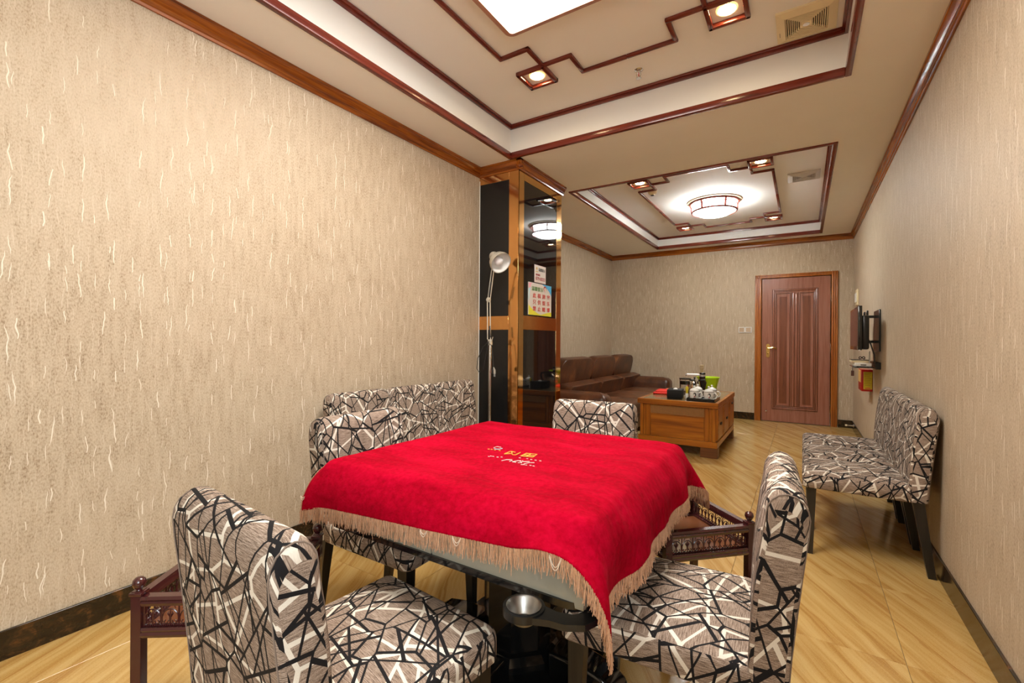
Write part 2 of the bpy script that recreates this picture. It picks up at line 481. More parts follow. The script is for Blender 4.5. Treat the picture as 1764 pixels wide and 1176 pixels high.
def prism(bm, pts, a, b, axis='x', mt=None):
    """extrude a 2-D outline; axis x: pts=(y,z); y: pts=(x,z); z: pts=(x,y)"""
    def P(p, t):
        return {'x': (t, p[0], p[1]), 'y': (p[0], t, p[1]), 'z': (p[0], p[1], t)}[axis]
    A = [bm.verts.new(P(p, a)) for p in pts]; B = [bm.verts.new(P(p, b)) for p in pts]
    n = len(pts)
    bm.faces.new(A[::-1]); bm.faces.new(B)
    for i in range(n): bm.faces.new((A[i], A[(i + 1) % n], B[(i + 1) % n], B[i]))
    if mt is not None: bmesh.ops.transform(bm, matrix=mt, verts=A + B)
    return A + B

def rrect(x0, x1, y0, y1, r, k=5):
    r = max(1e-4, min(r, (x1 - x0) / 2 - 1e-4, (y1 - y0) / 2 - 1e-4))
    out = []
    for cx, cy, a0 in ((x1 - r, y1 - r, 0), (x0 + r, y1 - r, PI / 2), (x0 + r, y0 + r, PI), (x1 - r, y0 + r, 1.5 * PI)):
        for i in range(k + 1):
            a = a0 + PI / 2 * i / k
            out.append((cx + r * math.cos(a), cy + r * math.sin(a)))
    return out

def cushion(bm, x0, x1, y0, y1, z0, z1, r=0.03, crown=0.015, rc=0.03, mt=None, rb=0.006):
    """soft block: rounded plan corners, rolled top edge, crowned top"""
    rings = []
    prof = [(rb, z0), (0, z0 + rb)]
    for i in range(0, 5):
        a = PI / 2 * i / 4
        prof.append((r * (1 - math.cos(a)), z1 - r + r * math.sin(a)))
    mx = min(x1 - x0, y1 - y0) / 2
    for q in (0.3, 0.6, 0.85):
        prof.append((r + (mx - r) * q, z1 + crown * (1 - (1 - q) ** 2)))
    allv = []
    for d, z in prof:
        ring = [bm.verts.new((x, y, z)) for x, y in rrect(x0 + d, x1 - d, y0 + d, y1 - d, max(rc - d, 0.004))]
        rings.append(ring); allv += ring
    n = len(rings[0])
    for A, B in zip(rings, rings[1:]):
        for k in range(n): bm.faces.new((A[k], A[(k + 1) % n], B[(k + 1) % n], B[k]))
    bm.faces.new(rings[0][::-1]); bm.faces.new(rings[-1])
    if mt is not None: bmesh.ops.transform(bm, matrix=mt, verts=allv)
    return allv

def box_uv(me):
    uvl = me.uv_layers.new(name='UVMap')
    for p in me.polygons:
        n = p.normal
        ax = max(range(3), key=lambda i: abs(n[i]))
        for li in p.loop_indices:
            c = me.vertices[me.loops[li].vertex_index].co
            uvl.data[li].uv = ((c.y, c.z), (c.x, c.z), (c.x, c.y))[ax]

def mesh(name, bm, mat, smooth=40, uv=False):
    bmesh.ops.recalc_face_normals(bm, faces=bm.faces)
    me = bpy.data.meshes.new(name)
    bm.to_mesh(me); bm.free()
    if mat is not None: me.materials.append(mat)
    if smooth:
        me.polygons.foreach_set('use_smooth', [True] * len(me.polygons))
        me.set_sharp_from_angle(angle=math.radians(smooth))
    if uv: box_uv(me)
    return me

def obj(name, bm, mat, parent=None, loc=None, rz=0.0, smooth=40, uv=False, label=None):
    me = mesh(name, bm, mat, smooth, uv) if isinstance(bm, bmesh.types.BMesh) else bm
    o = bpy.data.objects.new(name, me)
    COL.objects.link(o)
    if parent is not None: o.parent = parent
    if loc is not None: o.location = loc
    if rz: o.rotation_euler = (0, 0, rz)
    if label: o['label'] = label
    return o

def tag(o, label, cat, group=None):
    o['label'] = label; o['category'] = cat
    if group: o['group'] = group
    return o

def thing(name, label, cat, loc=(0, 0, 0), rz=0.0, group=None):
    o = bpy.data.objects.new(name, None)
    o.empty_display_size = 0.1
    COL.objects.link(o)
    o.location = loc; o.rotation_euler = (0, 0, rz)
    return tag(o, label, cat, group)

def struct(o):
    o['kind'] = 'structure'
    return o

def struct_root(name):
    o = bpy.data.objects.new(name, None)
    COL.objects.link(o)
    return struct(o)

def dup(root, loc, rz, label, group=None):
    r = root.copy(); COL.objects.link(r)
    r.location = loc; r.rotation_euler = (0, 0, rz); r['label'] = label
    if group: r['group'] = group
    for ch in list(root.children):
        c = ch.copy(); COL.objects.link(c); c.parent = r
        for g in list(ch.children):
            d = g.copy(); COL.objects.link(d); d.parent = c
    return r

def textmesh(body, size, mat, name, parent, mt, bold=0.0, extrude=0.0006):
    cu = bpy.data.curves.new('txt', 'FONT')
    cu.body = body; cu.size = size; cu.extrude = extrude; cu.offset = bold
    cu.align_x = 'CENTER'; cu.align_y = 'CENTER'
    cu.resolution_u = 3
    tmp = bpy.data.objects.new('txt', cu)
    COL.objects.link(tmp)
    bpy.context.view_layer.update()
    me = bpy.data.meshes.new_from_object(tmp.evaluated_get(bpy.context.evaluated_depsgraph_get()))
    bpy.data.objects.remove(tmp); bpy.data.curves.remove(cu)
    me.name = name
    me.transform(mt)
    me.materials.clear(); me.materials.append(mat)
    o = bpy.data.objects.new(name, me)
    COL.objects.link(o); o.parent = parent
    return o

# ================================================================== SETTING
# ---- floor: grout slab + single tiles
bm = bmn(); box(bm, XA - 0.1, XR + 0.1, YF - 0.1, YB + 0.1, -0.08, -0.0035)
floor = struct(obj('floor', bm, M['grout'], smooth=0))
TS, GAP = 0.645, 0.0016
tile_cache = {}
ix0 = math.floor((XA - 0.335) / TS); 
for i in range(ix0, 2):
    for j in range(-6, 11):
        x0, x1 = 0.335 + i * TS, 0.335 + (i + 1) * TS
        y0, y1 = 2.237 + j * TS, 2.237 + (j + 1) * TS
        x0, x1 = max(x0, XA), min(x1, XR); y0, y1 = max(y0, YF), min(y1, YB)
        if y1 <= PY1: x0 = max(x0, XL)
        if x1 - x0 < 0.02 or y1 - y0 < 0.02: continue
        key = (round(x1 - x0, 3), round(y1 - y0, 3))
        if key not in tile_cache:
            hx, hy = (x1 - x0) / 2 - GAP / 2, (y1 - y0) / 2 - GAP / 2
            b = bmn(); box(b, -hx, hx, -hy, hy, -0.010, 0.0, 0.0008, 1)
            tile_cache[key] = mesh('tile', b, M['tile'], 0)
        obj('tile', tile_cache[key], None, floor, ((x0 + x1) / 2, (y0 + y1) / 2, 0))

# ---- walls
def wall(name, *b):
    bm = bmn(); box(bm, *b); return struct(obj(name, bm, M['wall'], smooth=0))
wall('wall_left', XL - 0.12, XL, YF, PY0, 0, 3.1)
wall('wall_alcove', XA - 0.12, XA, PY0, YB, 0, 3.1)
wall('wall_front', XL, XR, YF - 0.12, YF, 0, 3.1)
# an assumed wide window, unseen behind the camera, added to light the plain wall
WY0, WY1, WZ0, WZ1 = -1.95, -0.35, 0.90, 2.35
bm = bmn()
for b in ((YF, WY0, 0, 3.1), (WY1, YB, 0, 3.1), (WY0, WY1, 0, WZ0), (WY0, WY1, WZ1, 3.1)):
    box(bm, XR, XR + 0.12, b[0], b[1], b[2], b[3])
struct(obj('wall_right', bm, M['wall'], smooth=0))
win = struct_root('assumed_window_1')
bm = bmn()
wm = (WY0 + WY1) / 2
for b in ((WY0, WY0 + 0.05, WZ0, WZ1), (WY1 - 0.05, WY1, WZ0, WZ1), (WY0, WY1, WZ0, WZ0 + 0.05), (WY0, WY1, WZ1 - 0.05, WZ1), (wm - 0.025, wm + 0.025, WZ0, WZ1)):
    box(bm, XR + 0.04, XR + 0.10, b[0], b[1], b[2], b[3], 0.003, 1)
obj('window_frame', bm, M['whiteplastic'], win)
bm = bmn(); box(bm, XR - 0.06, XR + 0.03, WY0 - 0.03, WY1 + 0.03, WZ0 - 0.03, WZ0, 0.004, 1); obj('window_sill', bm, M['marble'], win)
for a, b in ((WY0 + 0.05, wm - 0.025), (wm + 0.025, WY1 - 0.05)):
    bm = bmn(); box(bm, XR + 0.068, XR + 0.072, a, b, WZ0 + 0.05, WZ1 - 0.05); obj('pane', bm, M['pane'], win)
pl_ = bpy.data.lights.new('window_portal', 'AREA'); pl_.shape = 'RECTANGLE'; pl_.size = WZ1 - WZ0; pl_.size_y = WY1 - WY0
pl_.cycles.is_portal = True
plo = bpy.data.objects.new('window_portal', pl_); COL.objects.link(plo)
plo.location = (XR + 0.11, wm, (WZ0 + WZ1) / 2); plo.rotation_euler = (0, PI / 2, 0)
bm = bmn()
DX0, DX1, DZ = -0.548, 0.342, 2.195
box(bm, XA, DX0, YB, YB + 0.12, 0, 3.1); box(bm, DX1, XR, YB, YB + 0.12, 0, 3.1); box(bm, DX0, DX1, YB, YB + 0.12, DZ, 3.1)
struct(obj('wall_back', bm, M['wall'], smooth=0))
bm = bmn(); box(bm, DX0 - 0.1, DX1 + 0.1, YB + 0.121, YB + 0.20, -0.05, DZ + 0.1); struct(obj('door_light_block', bm, M['wall'], smooth=0))  # unseen backing added to stop sky light leaking round the door

# ---- ceiling slabs with two recessed trays
NT_ = (-2.122, 0.214, -0.12, 3.283)     # near tray
FT_ = (-2.070, 0.207, 4.360, 7.780)     # far tray
YM = 3.82
bm = bmn()
def slab(x0, x1, y0, y1, tr, zt):
    box(bm, x0, tr[0], y0, y1, ZC, zt); box(bm, tr[1], x1, y0, y1, ZC, zt)
    box(bm, tr[0], tr[1], y0, tr[2], ZC, zt); box(bm, tr[0], tr[1], tr[3], y1, ZC, zt)
slab(XA, XR, YF, YM, NT_, ZN)
slab(XA, XR, YM, YB, FT_, ZF)
ceiling = struct(obj('ceiling', bm, M['ceiling'], smooth=0))
bm = bmn(); box(bm, NT_[0] - 0.05, NT_[1] + 0.05, NT_[2] - 0.05, NT_[3] + 0.05, ZN, ZN + 0.06)
obj('tray_ceiling', bm, M['ceiling'], ceiling, smooth=0)
bm = bmn(); box(bm, FT_[0] - 0.05, FT_[1] + 0.05, FT_[2] - 0.05, FT_[3] + 0.05, ZF, ZF + 0.06)
obj('tray_ceiling', bm, M['ceiling'], ceiling, smooth=0)
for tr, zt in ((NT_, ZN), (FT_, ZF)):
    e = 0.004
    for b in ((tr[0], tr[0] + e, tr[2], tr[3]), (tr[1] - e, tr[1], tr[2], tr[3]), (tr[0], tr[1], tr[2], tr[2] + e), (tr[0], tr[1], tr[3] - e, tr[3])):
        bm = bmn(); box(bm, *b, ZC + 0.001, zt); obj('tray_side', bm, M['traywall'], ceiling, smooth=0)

# ---- mahogany trims of the trays
trim_no = [0]
def trim_root():
    trim_no[0] += 1
    return struct_root('trim_%d' % trim_no[0])
def bar(root, name, x0, x1, y0, y1, z0, z1, bev=0.004):
    bm = bmn(); box(bm, x0, x1, y0, y1, z0, z1, bev, 2)
    return obj(name, bm, M['trim_x'] if abs(x1 - x0) > abs(y1 - y0) else M['trim_y'], root)
for tr, zt in ((NT_, ZN), (FT_, ZF)):
    rt = trim_root()          # lower edge: laps the tray's rim
    a, b = 0.018, 0.014
    z0, z1 = ZC - 0.012, ZC + 0.036
    bar(rt, 'trim_strip', tr[0] - b, tr[0] + a, tr[2] - b, tr[3] + b, z0, z1)
    bar(rt, 'trim_strip', tr[1] - a, tr[1] + b, tr[2] - b, tr[3] + b, z0, z1)
    bar(rt, 'trim_strip', tr[0] + a, tr[1] - a, tr[2] - b, tr[2] + a, z0, z1)
    bar(rt, 'trim_strip', tr[0] + a, tr[1] - a, tr[3] - a, tr[3] + b, z0, z1)
    rt = trim_root()          # upper edge, moulded
    z0 = zt - 0.032; a = 0.036
    for k, (w, h) in enumerate(((a, 0.016), (a * 0.6, 0.032))):
        zz = zt - h
        bar(rt, 'trim_strip', tr[0], tr[0] + w, tr[2], tr[3], zz, zt, 0.003)
        bar(rt, 'trim_strip', tr[1] - w, tr[1], tr[2], tr[3], zz, zt, 0.003)
        bar(rt, 'trim_strip', tr[0] + w, tr[1] - w, tr[2], tr[2] + w, zz, zt, 0.003)
        bar(rt, 'trim_strip', tr[0] + w, tr[1] - w, tr[3] - w, tr[3], zz, zt, 0.003)

def lattice(zt, loops, squares, cx_, cy_):
    """stepped line of half-round trim, plus the four framed squares of the downlights"""
    rt = trim_root()
    w, h = 0.0135, 0.020
    for pts in loops:
        for (xa, ya), (xb, yb) in zip(pts, pts[1:]):
            x0, x1 = sorted((xa, xb)); y0, y1 = sorted((ya, yb))
            lx = 0.0 if abs(x0 - cx_) < 1e-6 else w; hx_ = 0.0 if abs(x1 - cx_) < 1e-6 else w
            ly = 0.0 if abs(y0 - cy_) < 1e-6 else w; hy_ = 0.0 if abs(y1 - cy_) < 1e-6 else w
            bar(rt, 'trim_strip', x0 - lx, x1 + hx_, y0 - ly, y1 + hy_, zt - (h if x1 - x0 > y1 - y0 else h - 0.0004), zt, 0.005)
    for (cx, cy, s) in squares:
        for b in ((cx - s - w, cx - s + w, cy - s - w, cy + s + w), (cx + s - w, cx + s + w, cy - s - w, cy + s + w),
                  (cx - s - w, cx + s + w, cy - s - w, cy - s + w), (cx - s - w, cx + s + w, cy + s - w, cy + s + w)):
            bar(rt, 'trim_strip', *b, zt - 0.028, zt, 0.006)
    return rt

def mirrored(cx, cy, quarter):
    """quarter outline (towards +x,+y) mirrored to four"""
    out = []
    for sx in (-1, 1):
        for sy in (-1, 1):
            out.append([(cx + sx * x, cy + sy * y) for x, y in quarter])
    return out
NC = (-0.962, 1.580)
# near tray: square at (+-0.60,+-1.155); inner corner of the square at (0.505,1.06); steps
def steps(dx, dy, s, st):
    ix, iy = dx - s, dy - s           # inner corner of the framed square
    return [[(0, iy + st), (ix - 2 * st + st, iy + st), (ix - st, iy), (ix, iy)],
            [(ix, iy), (ix, iy - st), (ix + st, iy - st), (ix + st, 0)]]
def quarter_paths(dx, dy, s, st):
    ix, iy = dx - s, dy - s
    p1 = [(0, iy + st), (ix - st, iy + st), (ix - st, iy), (ix, iy)]
    p2 = [(ix, iy), (ix, iy - st), (ix + st, iy - st), (ix + st, 0)]
    return p1, p2
ND = (0.597, 1.165, 0.095, 0.20)
FC = (-0.938, 6.115)
FD = (0.5825, 1.145, 0.095, 0.185)
for c, d, zt in ((NC, ND, ZN), (FC, FD, ZF)):
    loops = []
    for q in quarter_paths(*d): loops += mirrored(c[0], c[1], q)
    lattice(zt, loops, [(c[0] + sx * d[0], c[1] + sy * d[1], d[2]) for sx in (-1, 1) for sy in (-1, 1)], c[0], c[1])

# ---- crown moulding along the walls
CP = [(0, 0), (0.010, 0), (0.013, 0.012), (0.020, 0.016), (0.022, 0.034), (0.036, 0.052), (0.040, 0.062), (0.046, 0.064), (0.046, 0.08), (0, 0.08)]
ZB = ZC - 0.08
def crown(name, kind, fixed, a, b, sgn):
    bm = bmn()
    if kind == 'y':
        prism(bm, [(fixed + sgn * p, ZB + z) for p, z in CP], a, b, 'y')
        # prism axis y wants (x,z)
    else:
        prism(bm, [(fixed + sgn * p, ZB + z) for p, z in CP], a, b, 'x')
    return struct(obj(name, bm, M['crown_y'] if kind == 'y' else M['crown_x'], smooth=30))
trim_no[0] += 1; crown('trim_%d' % trim_no[0], 'y', XL, YF, PY0, 1)
trim_no[0] += 1; crown('trim_%d' % trim_no[0], 'y', XR, YF, YB, -1)
trim_no[0] += 1; crown('trim_%d' % trim_no[0], 'x', YB, XA, XR, -1)
trim_no[0] += 1; crown('trim_%d' % trim_no[0], 'y', XA, PY1, YB, 1)
trim_no[0] += 1; crown('trim_%d' % trim_no[0], 'x', PY0, XL, PX + 0.046, -1)
trim_no[0] += 1; crown('trim_%d' % trim_no[0], 'y', PX, PY0 - 0.046, PY1 + 0.02, 1)
trim_no[0] += 1; crown('trim_%d' % trim_no[0], 'x', YF, XL, XR, 1)

# ---- baseboards
def base(name, x0, x1, y0, y1):
    bm = bmn(); box(bm, x0, x1, y0, y1, 0.0, 0.11, 0.002, 1)
    return struct(obj(name, bm, M['marble']))
base('baseboard_left', XL, XL + 0.012, YF, PY0)
base('baseboard_right', XR - 0.012, XR, YF, YB)
base('baseboard_alcove', XA, XA + 0.012, PY1, YB)
bb = base('baseboard_back', XA, -0.640, YB - 0.012, YB)
base('baseboard_door_side', 0.428, XR - 0.012, YB - 0.012, YB)
base('baseboard_front', XL, XR, YF, YF + 0.012)

# ---- pillar clad in black panels and gold strips
bm = bmn(); box(bm, XA, PX - 0.012, PY0 + 0.012, PY1 - 0.004, 0, ZC)
pil = struct(obj('wall_pillar', bm, M['bandwood'], smooth=0))
def pbox(name, mat, *b, bev=0.001):
    bm = bmn(); box(bm, *b, bev, 1); return obj(name, bm, M[mat], pil)
# face towards the card table
fy0, fy1 = PY0, PY0 + 0.012
pbox('black_panel', 'blackpanel', XL, -2.186, fy0 + 0.003, fy1, 0, 1.302)
pbox('black_panel', 'blackpanel', XL, -2.186, fy0 + 0.003, fy1, 1.424, 2.622)
pbox('cross_band', 'copper', XL, -2.186, fy0, fy1, 1.302, 1.424)
pbox('top_band', 'copper', XL, -2.186, fy0, fy1, 2.622, ZC)
pbox('corner_strip', 'copper', -2.186, PX, fy0, fy1, 0, ZC)
pbox('sealant_line', 'whiteplastic', XL, XL + 0.006, fy0 - 0.001, fy0 + 0.004, 0.11, 2.66)
# face towards the aisle
sx0, sx1 = PX - 0.012, PX
pbox('corner_strip', 'gold', sx0, sx1, PY0 + 0.0005, 3.458, 0, ZC)
pbox('black_glass_panel', 'blackglass', sx0, sx1 - 0.003, 3.458, 4.092, 0, 1.306)
pbox('black_glass_panel', 'blackglass', sx0, sx1 - 0.003, 3.458, 4.092, 1.430, 2.622)
pbox('cross_band', 'copper', sx0, sx1, 3.458, 4.092, 1.306, 1.430)
pbox('top_band', 'gold', sx0, sx1, 3.458, 4.092, 2.622, ZC)
pbox('corner_strip', 'gold', sx0, sx1, 4.092, PY1, 0, ZC)
pbox('corner_strip', 'gold', PX - 0.09, PX - 0.0005, PY1 - 0.004, PY1, 0, ZC)

# ---- door with casing
door = struct_root('door_1')
Y_ = YB
bm = bmn()
for (x0, x1, z0, z1) in ((-0.636, DX0, 0, DZ + 0.055), (DX1, 0.420, 0, DZ + 0.055), (DX0, DX1, DZ, DZ + 0.055)):
    box(bm, x0, x1, Y_ - 0.022, Y_ + 0.1, z0, z1, 0.003, 1)
obj('door_casing', bm, M['casing'], door)
bm = bmn()
for off, th in ((0.0, 0.030), (0.030, 0.034), (0.060, 0.028)):
    pass
for x0, x1 in ((-0.632, -0.612), (-0.600, -0.586), (-0.574, -0.556), (0.350, 0.366), (0.376, 0.392), (0.402, 0.417)):
    box(bm, x0, x1, Y_ - 0.032, Y_ - 0.020, 0, DZ + 0.048, 0.004, 2)
for z0, z1 in ((DZ + 0.006, DZ + 0.018), (DZ + 0.026, DZ + 0.036), (DZ + 0.042, DZ + 0.052)):
    box(bm, -0.632, 0.417, Y_ - 0.032, Y_ - 0.020, z0, z1, 0.003, 2)
obj('casing_moulding', bm, M['casing'], door)
LX0, LX1, LZ0, LZ1 = DX0 + 0.008, DX1 - 0.010, 0.008, DZ - 0.006
yd = Y_ - 0.006
bm = bmn(); box(bm, LX0, LX1, yd, yd + 0.04, LZ0, LZ1, 0.002, 1)
leaf = obj('door_leaf', bm, M['door'], door)
def mould(x0, x1, z0, z1, w, th, mat, name):
    bm = bmn()
    for b in ((x0, x0 + w, z0, z1), (x1 - w, x1, z0, z1), (x0 + w, x1 - w, z0, z0 + w), (x0 + w, x1 - w, z1 - w, z1)):
        box(bm, b[0], b[1], yd - th, yd + 0.001, b[2], b[3], th * 0.45, 2)
    return obj(name, bm, M[mat], leaf)
mould(-0.402, 0.186, 0.196, 2.024, 0.007, 0.006, 'door_inlay', 'panel_groove')
mould(-0.394, 0.178, 0.204, 2.016, 0.018, 0.014, 'door', 'panel_moulding')
mould(-0.374, 0.158, 0.224, 1.996, 0.006, 0.006, 'door_inlay', 'panel_groove')
mould(-0.367, 0.151, 0.231, 1.989, 0.012, 0.010, 'door', 'panel_moulding')
for x0, x1 in ((-0.352, -0.162), (-0.052, 0.138)):
    mould(x0, x1, 0.245, 1.960, 0.012, 0.012, 'door_inlay', 'panel_moulding')
    bm = bmn(); box(bm, x0 + 0.045, x1 - 0.045, yd - 0.003, yd + 0.001, 0.290, 1.905, 0.001, 1)
    obj('inlay_panel', bm, M['door_inlay'], leaf)
bm = bmn(); box(bm, -0.138, -0.114, yd - 0.014, yd, 0.250, 1.955, 0.006, 2); box(bm, -0.100, -0.076, yd - 0.014, yd, 0.250, 1.955, 0.006, 2)
obj('centre_reeding', bm, M['door'], leaf)
bm = bmn(); box(bm, -0.152, -0.062, yd - 0.004, yd, 0.245, 1.960); obj('centre_groove', bm, M['door_inlay'], leaf)
bm = bmn()
prof = rrect(-0.024, 0.024, -0.105, 0.105, 0.022, 6)
prism(bm, [(-0.455 + x, 1.085 + z) for x, z in prof], yd - 0.012, yd, 'y')
lathe(bm, [(0.016, 0), (0.014, 0.02), (0.010, 0.035), (0.0, 0.036)], 12, T(-0.455, yd - 0.012, 1.125) @ RX(PI / 2))
tube(bm, [(-0.455, yd - 0.045, 1.125), (-0.425, yd - 0.05, 1.122), (-0.395, yd - 0.05, 1.132), (-0.365, yd - 0.05, 1.130), (-0.335, yd - 0.05, 1.112)], [0.010, 0.010, 0.012, 0.012, 0.008], 8)
obj('handle', bm, M['brass'], door)
bm = bmn(); lathe(bm, [(0.012, 0), (0.012, 0.004), (0.006, 0.010), (0.0, 0.011)], 12, T(-0.455, yd - 0.012, 1.045) @ RX(PI / 2))
obj('key_cylinder', bm, M['brass'], door)
for z in (1.88, 1.15, 0.25):
    bm = bmn(); tube(bm, [(LX1 + 0.004, yd - 0.006, z - 0.05), (LX1 + 0.004, yd - 0.006, z + 0.05)], 0.007, 8)
    obj('hinge', bm, M['chrome'], door)
bm = bmn(); lathe(bm, [(0.012, 0), (0.012, 0.01), (0.006, 0.016), (0, 0.017)], 10, T(-0.475, yd, 0.155) @ RX(PI / 2))
obj('stop_plate', bm, M['chrome'], door)

# ================================================================== CEILING THINGS
# ---- big rectangular ceiling lamp
cl = thing('ceiling_lamp', 'large rectangular white ceiling lamp with brown wooden frame', 'lamp', (NC[0], NC[1], ZN))
bm = bmn()
A = rrect(-0.482, 0.482, -0.632, 0.632, 0.045, 6); Bq = rrect(-0.444, 0.444, -0.594, 0.594, 0.020, 6)
va = [[bm.verts.new((x, y, z)) for x, y in L] for L, z in ((A, 0), (A, -0.086), (Bq, -0.098), (Bq, -0.05))]
for P_, Q_ in zip(va, va[1:]):
    n = len(P_)
    for k in range(n): bm.faces.new((P_[k], P_[(k + 1) % n], Q_[(k + 1) % n], Q_[k]))
obj('frame', bm, M['lamp_frame'], cl)
bm = bmn(); cushion(bm, -0.4435, 0.4435, -0.5935, 0.5935, 0.05, 0.088, 0.004, 0.055, 0.02, mt=Matrix.Diagonal((1, 1, -1, 1)))
obj('diffuser', bm, M['e_main'], cl)

# ---- round ceiling lamp
rl = thing('round_ceiling_lamp', 'round white glass ceiling lamp with dark wooden ribs and rings', 'lamp', (FC[0], FC[1] - 0.02, ZF))
bm = bmn(); lathe(bm, [(0.285, -0.020), (0.312, -0.012), (0.312, 0.0)], 48); obj('base_plate', bm, M['lamp_beige'], rl)
bm = bmn(); lathe(bm, [(0.240, -0.125), (0.240, -0.018)], 48); obj('shade', bm, M['e_far'], rl)
bm = bmn(); lathe(bm, [(0.0, -0.185), (0.10, -0.180), (0.17, -0.164), (0.218, -0.138), (0.228, -0.126)], 48); obj('bowl', bm, M['e_far'], rl)
for z, r, w in ((-0.024, 0.275, 0.014), (-0.052, 0.252, 0.007), (-0.126, 0.252, 0.013)):
    bm = bmn(); tube(bm, [(r * math.cos(2 * PI * k / 56), r * math.sin(2 * PI * k / 56), z) for k in range(56)], w, 6, closed=True)
    obj('ring', bm, M['lamp_red'], rl)
for k in range(6):
    a = 2 * PI * k / 6 - 0.92
    bm = bmn(); c, s_ = math.cos(a), math.sin(a)
    tube(bm, [(0.275 * c, 0.275 * s_, -0.02), (0.256 * c, 0.256 * s_, -0.065), (0.252 * c, 0.252 * s_, -0.126)], 0.015, 6)
    obj('rib', bm, M['lamp_red'], rl)

# ---- downlights in their framed squares
def downlight(c, d, zt, sx, sy, label):
    t = thing('downlight', label, 'downlight', (c[0] + sx * d[0], c[1] + sy * d[1], zt), 0, 'warm recessed downlights')
    bm = bmn(); lathe(bm, [(0.047, -0.002), (0.047, -0.006), (0.055, -0.004), (0.056, 0.0)], 24); obj('bezel', bm, M['e_rim'], t)
    bm = bmn(); lathe(bm, [(0.043, -0.0065), (0.043, -0.003)], 24); obj('lens', bm, M['e_spot'], t)
for sx, sy, lb in ((-1, 1, 'warm downlight in framed square above the card table, by the sprinkler'), (1, 1, 'warm downlight in framed square beside the cream ceiling vent'),
                   (-1, -1, 'warm downlight over the card table, behind the big lamp, plain wall side'), (1, -1, 'warm downlight over the aisle, behind the big lamp')):
    downlight(NC, ND, ZN, sx, sy, lb)
for sx, sy, lb in ((-1, -1, 'warm downlight in framed square next to the smoke detector'), (1, -1, 'warm downlight in framed square next to the small white vent'),
                   (-1, 1, 'warm downlight above the sofa end by the back wall'), (1, 1, 'warm downlight above the front of the door')):
    downlight(FC, FD, ZF, sx, sy, lb)

# ---- ceiling extractor vent (cream)
def ceiling_vent(name, label, cx, cy, zt, half, mat, n, cat='vent', dark='vent_dark', centre=True):
    t = thing(name, label, cat, (cx, cy, zt))
    bm = bmn(); i = half * 0.70
    A = [(-half, -half), (half, -half), (half, half), (-half, half)]
    I = [(-i, -i), (i, -i), (i, i), (-i, i)]
    a0 = [bm.verts.new((x, y, 0)) for x, y in A]; a1 = [bm.verts.new((x, y, -0.012)) for x, y in A]
    b1 = [bm.verts.new((x, y, -0.024)) for x, y in I]; b0 = [bm.verts.new((x, y, -0.004)) for x, y in I]
    for P_, Q_ in ((a0, a1), (a1, b1), (b1, b0)):
        for k in range(4): bm.faces.new((P_[k], P_[(k + 1) % 4], Q_[(k + 1) % 4], Q_[k]))
    obj('frame', bm, M[mat], t, smooth=20)
    bm = bmn(); box(bm, -i, i, -i, i, -0.006, -0.001); obj('duct_shade', bm, M[dark], t)  # dark sheet stands in for the shade behind the slats
    st = i / (n + 1.5)
    for side in range(4):
        for k in range(n):
            r = i - st * (k + 0.5)
            bm = bmn(); hw = st * 0.25
            box(bm, r - hw, r + hw, -r, r, -0.022, -0.008, 0.0008, 1, mt=RZ(side * PI / 2))
            obj('slat', bm, M[mat], t)
    if centre:
        bm = bmn(); box(bm, -0.026, 0.026, -0.026, 0.026, -0.025, -0.006, 0.002, 1); obj('hub', bm, M[mat], t)
        bm = bmn(); lathe(bm, [(0.017, -0.027), (0.017, -0.024)], 16); b = obj('badge', bm, M['chrome'], t)
        textmesh('· ·', 0.02, M['ink_dark'], 'badge_mark', t, T(0, 0, -0.0275) @ RY(PI)) if False else None
    return t
v1 = ceiling_vent('ceiling_vent', 'cream square ceiling extractor vent with pyramid slats', 0.004, 3.075, ZN, 0.146, 'cream_plastic', 9)
bm = bmn()
for k in range(5): box(bm, -0.129 - 0.003, -0.129 + 0.003, 0.030 + k * 0.009, 0.036 + k * 0.009, -0.0165, -0.0145)
obj('maker_mark', bm, M['ink_dark'], v1)
ceiling_vent('air_vent', 'small white ceiling vent beside the round lamp', -0.004, 5.635, ZF, 0.143, 'whitevent', 7, centre=False)

# ---- sprinkler, smoke detector
sp = thing('fire_sprinkler', 'small chrome fire sprinkler with red glass bulb', 'sprinkler', (-0.946, 3.05, ZN))
bm = bmn(); lathe(bm, [(0.022, -0.006), (0.030, 0.0)], 16); lathe(bm, [(0.012, -0.022), (0.013, -0.006)], 10); obj('collar', bm, M['chrome'], sp)
bm = bmn()
for s in (-1, 1): tube(bm, [(s * 0.011, 0, -0.020), (s * 0.015, 0, -0.034), (s * 0.004, 0, -0.052)], 0.0028, 6)
lathe(bm, [(0.017, -0.058), (0.018, -0.0555), (0.004, -0.050), (0, -0.049)], 14); obj('yoke', bm, M['steel'], sp)
bm = bmn(); tube(bm, [(0, 0, -0.022), (0, 0, -0.049)], 0.0032, 8); obj('glass_bulb', bm, M['sprinkler_red'], sp)
sd = thing('smoke_detector', 'round white smoke detector on the sofa-side ceiling', 'smoke detector', (-1.475, 5.305, ZF))
bm = bmn(); lathe(bm, [(0.0, -0.052), (0.022, -0.052), (0.026, -0.040), (0.044, -0.034), (0.050, -0.014), (0.052, 0.0)], 24); obj('body', bm, M['cream_plastic'], sd)
bm = bmn(); lathe(bm, [(0.020, -0.056), (0.020, -0.050)], 16); obj('grille', bm, M['ink_dark'], sd)

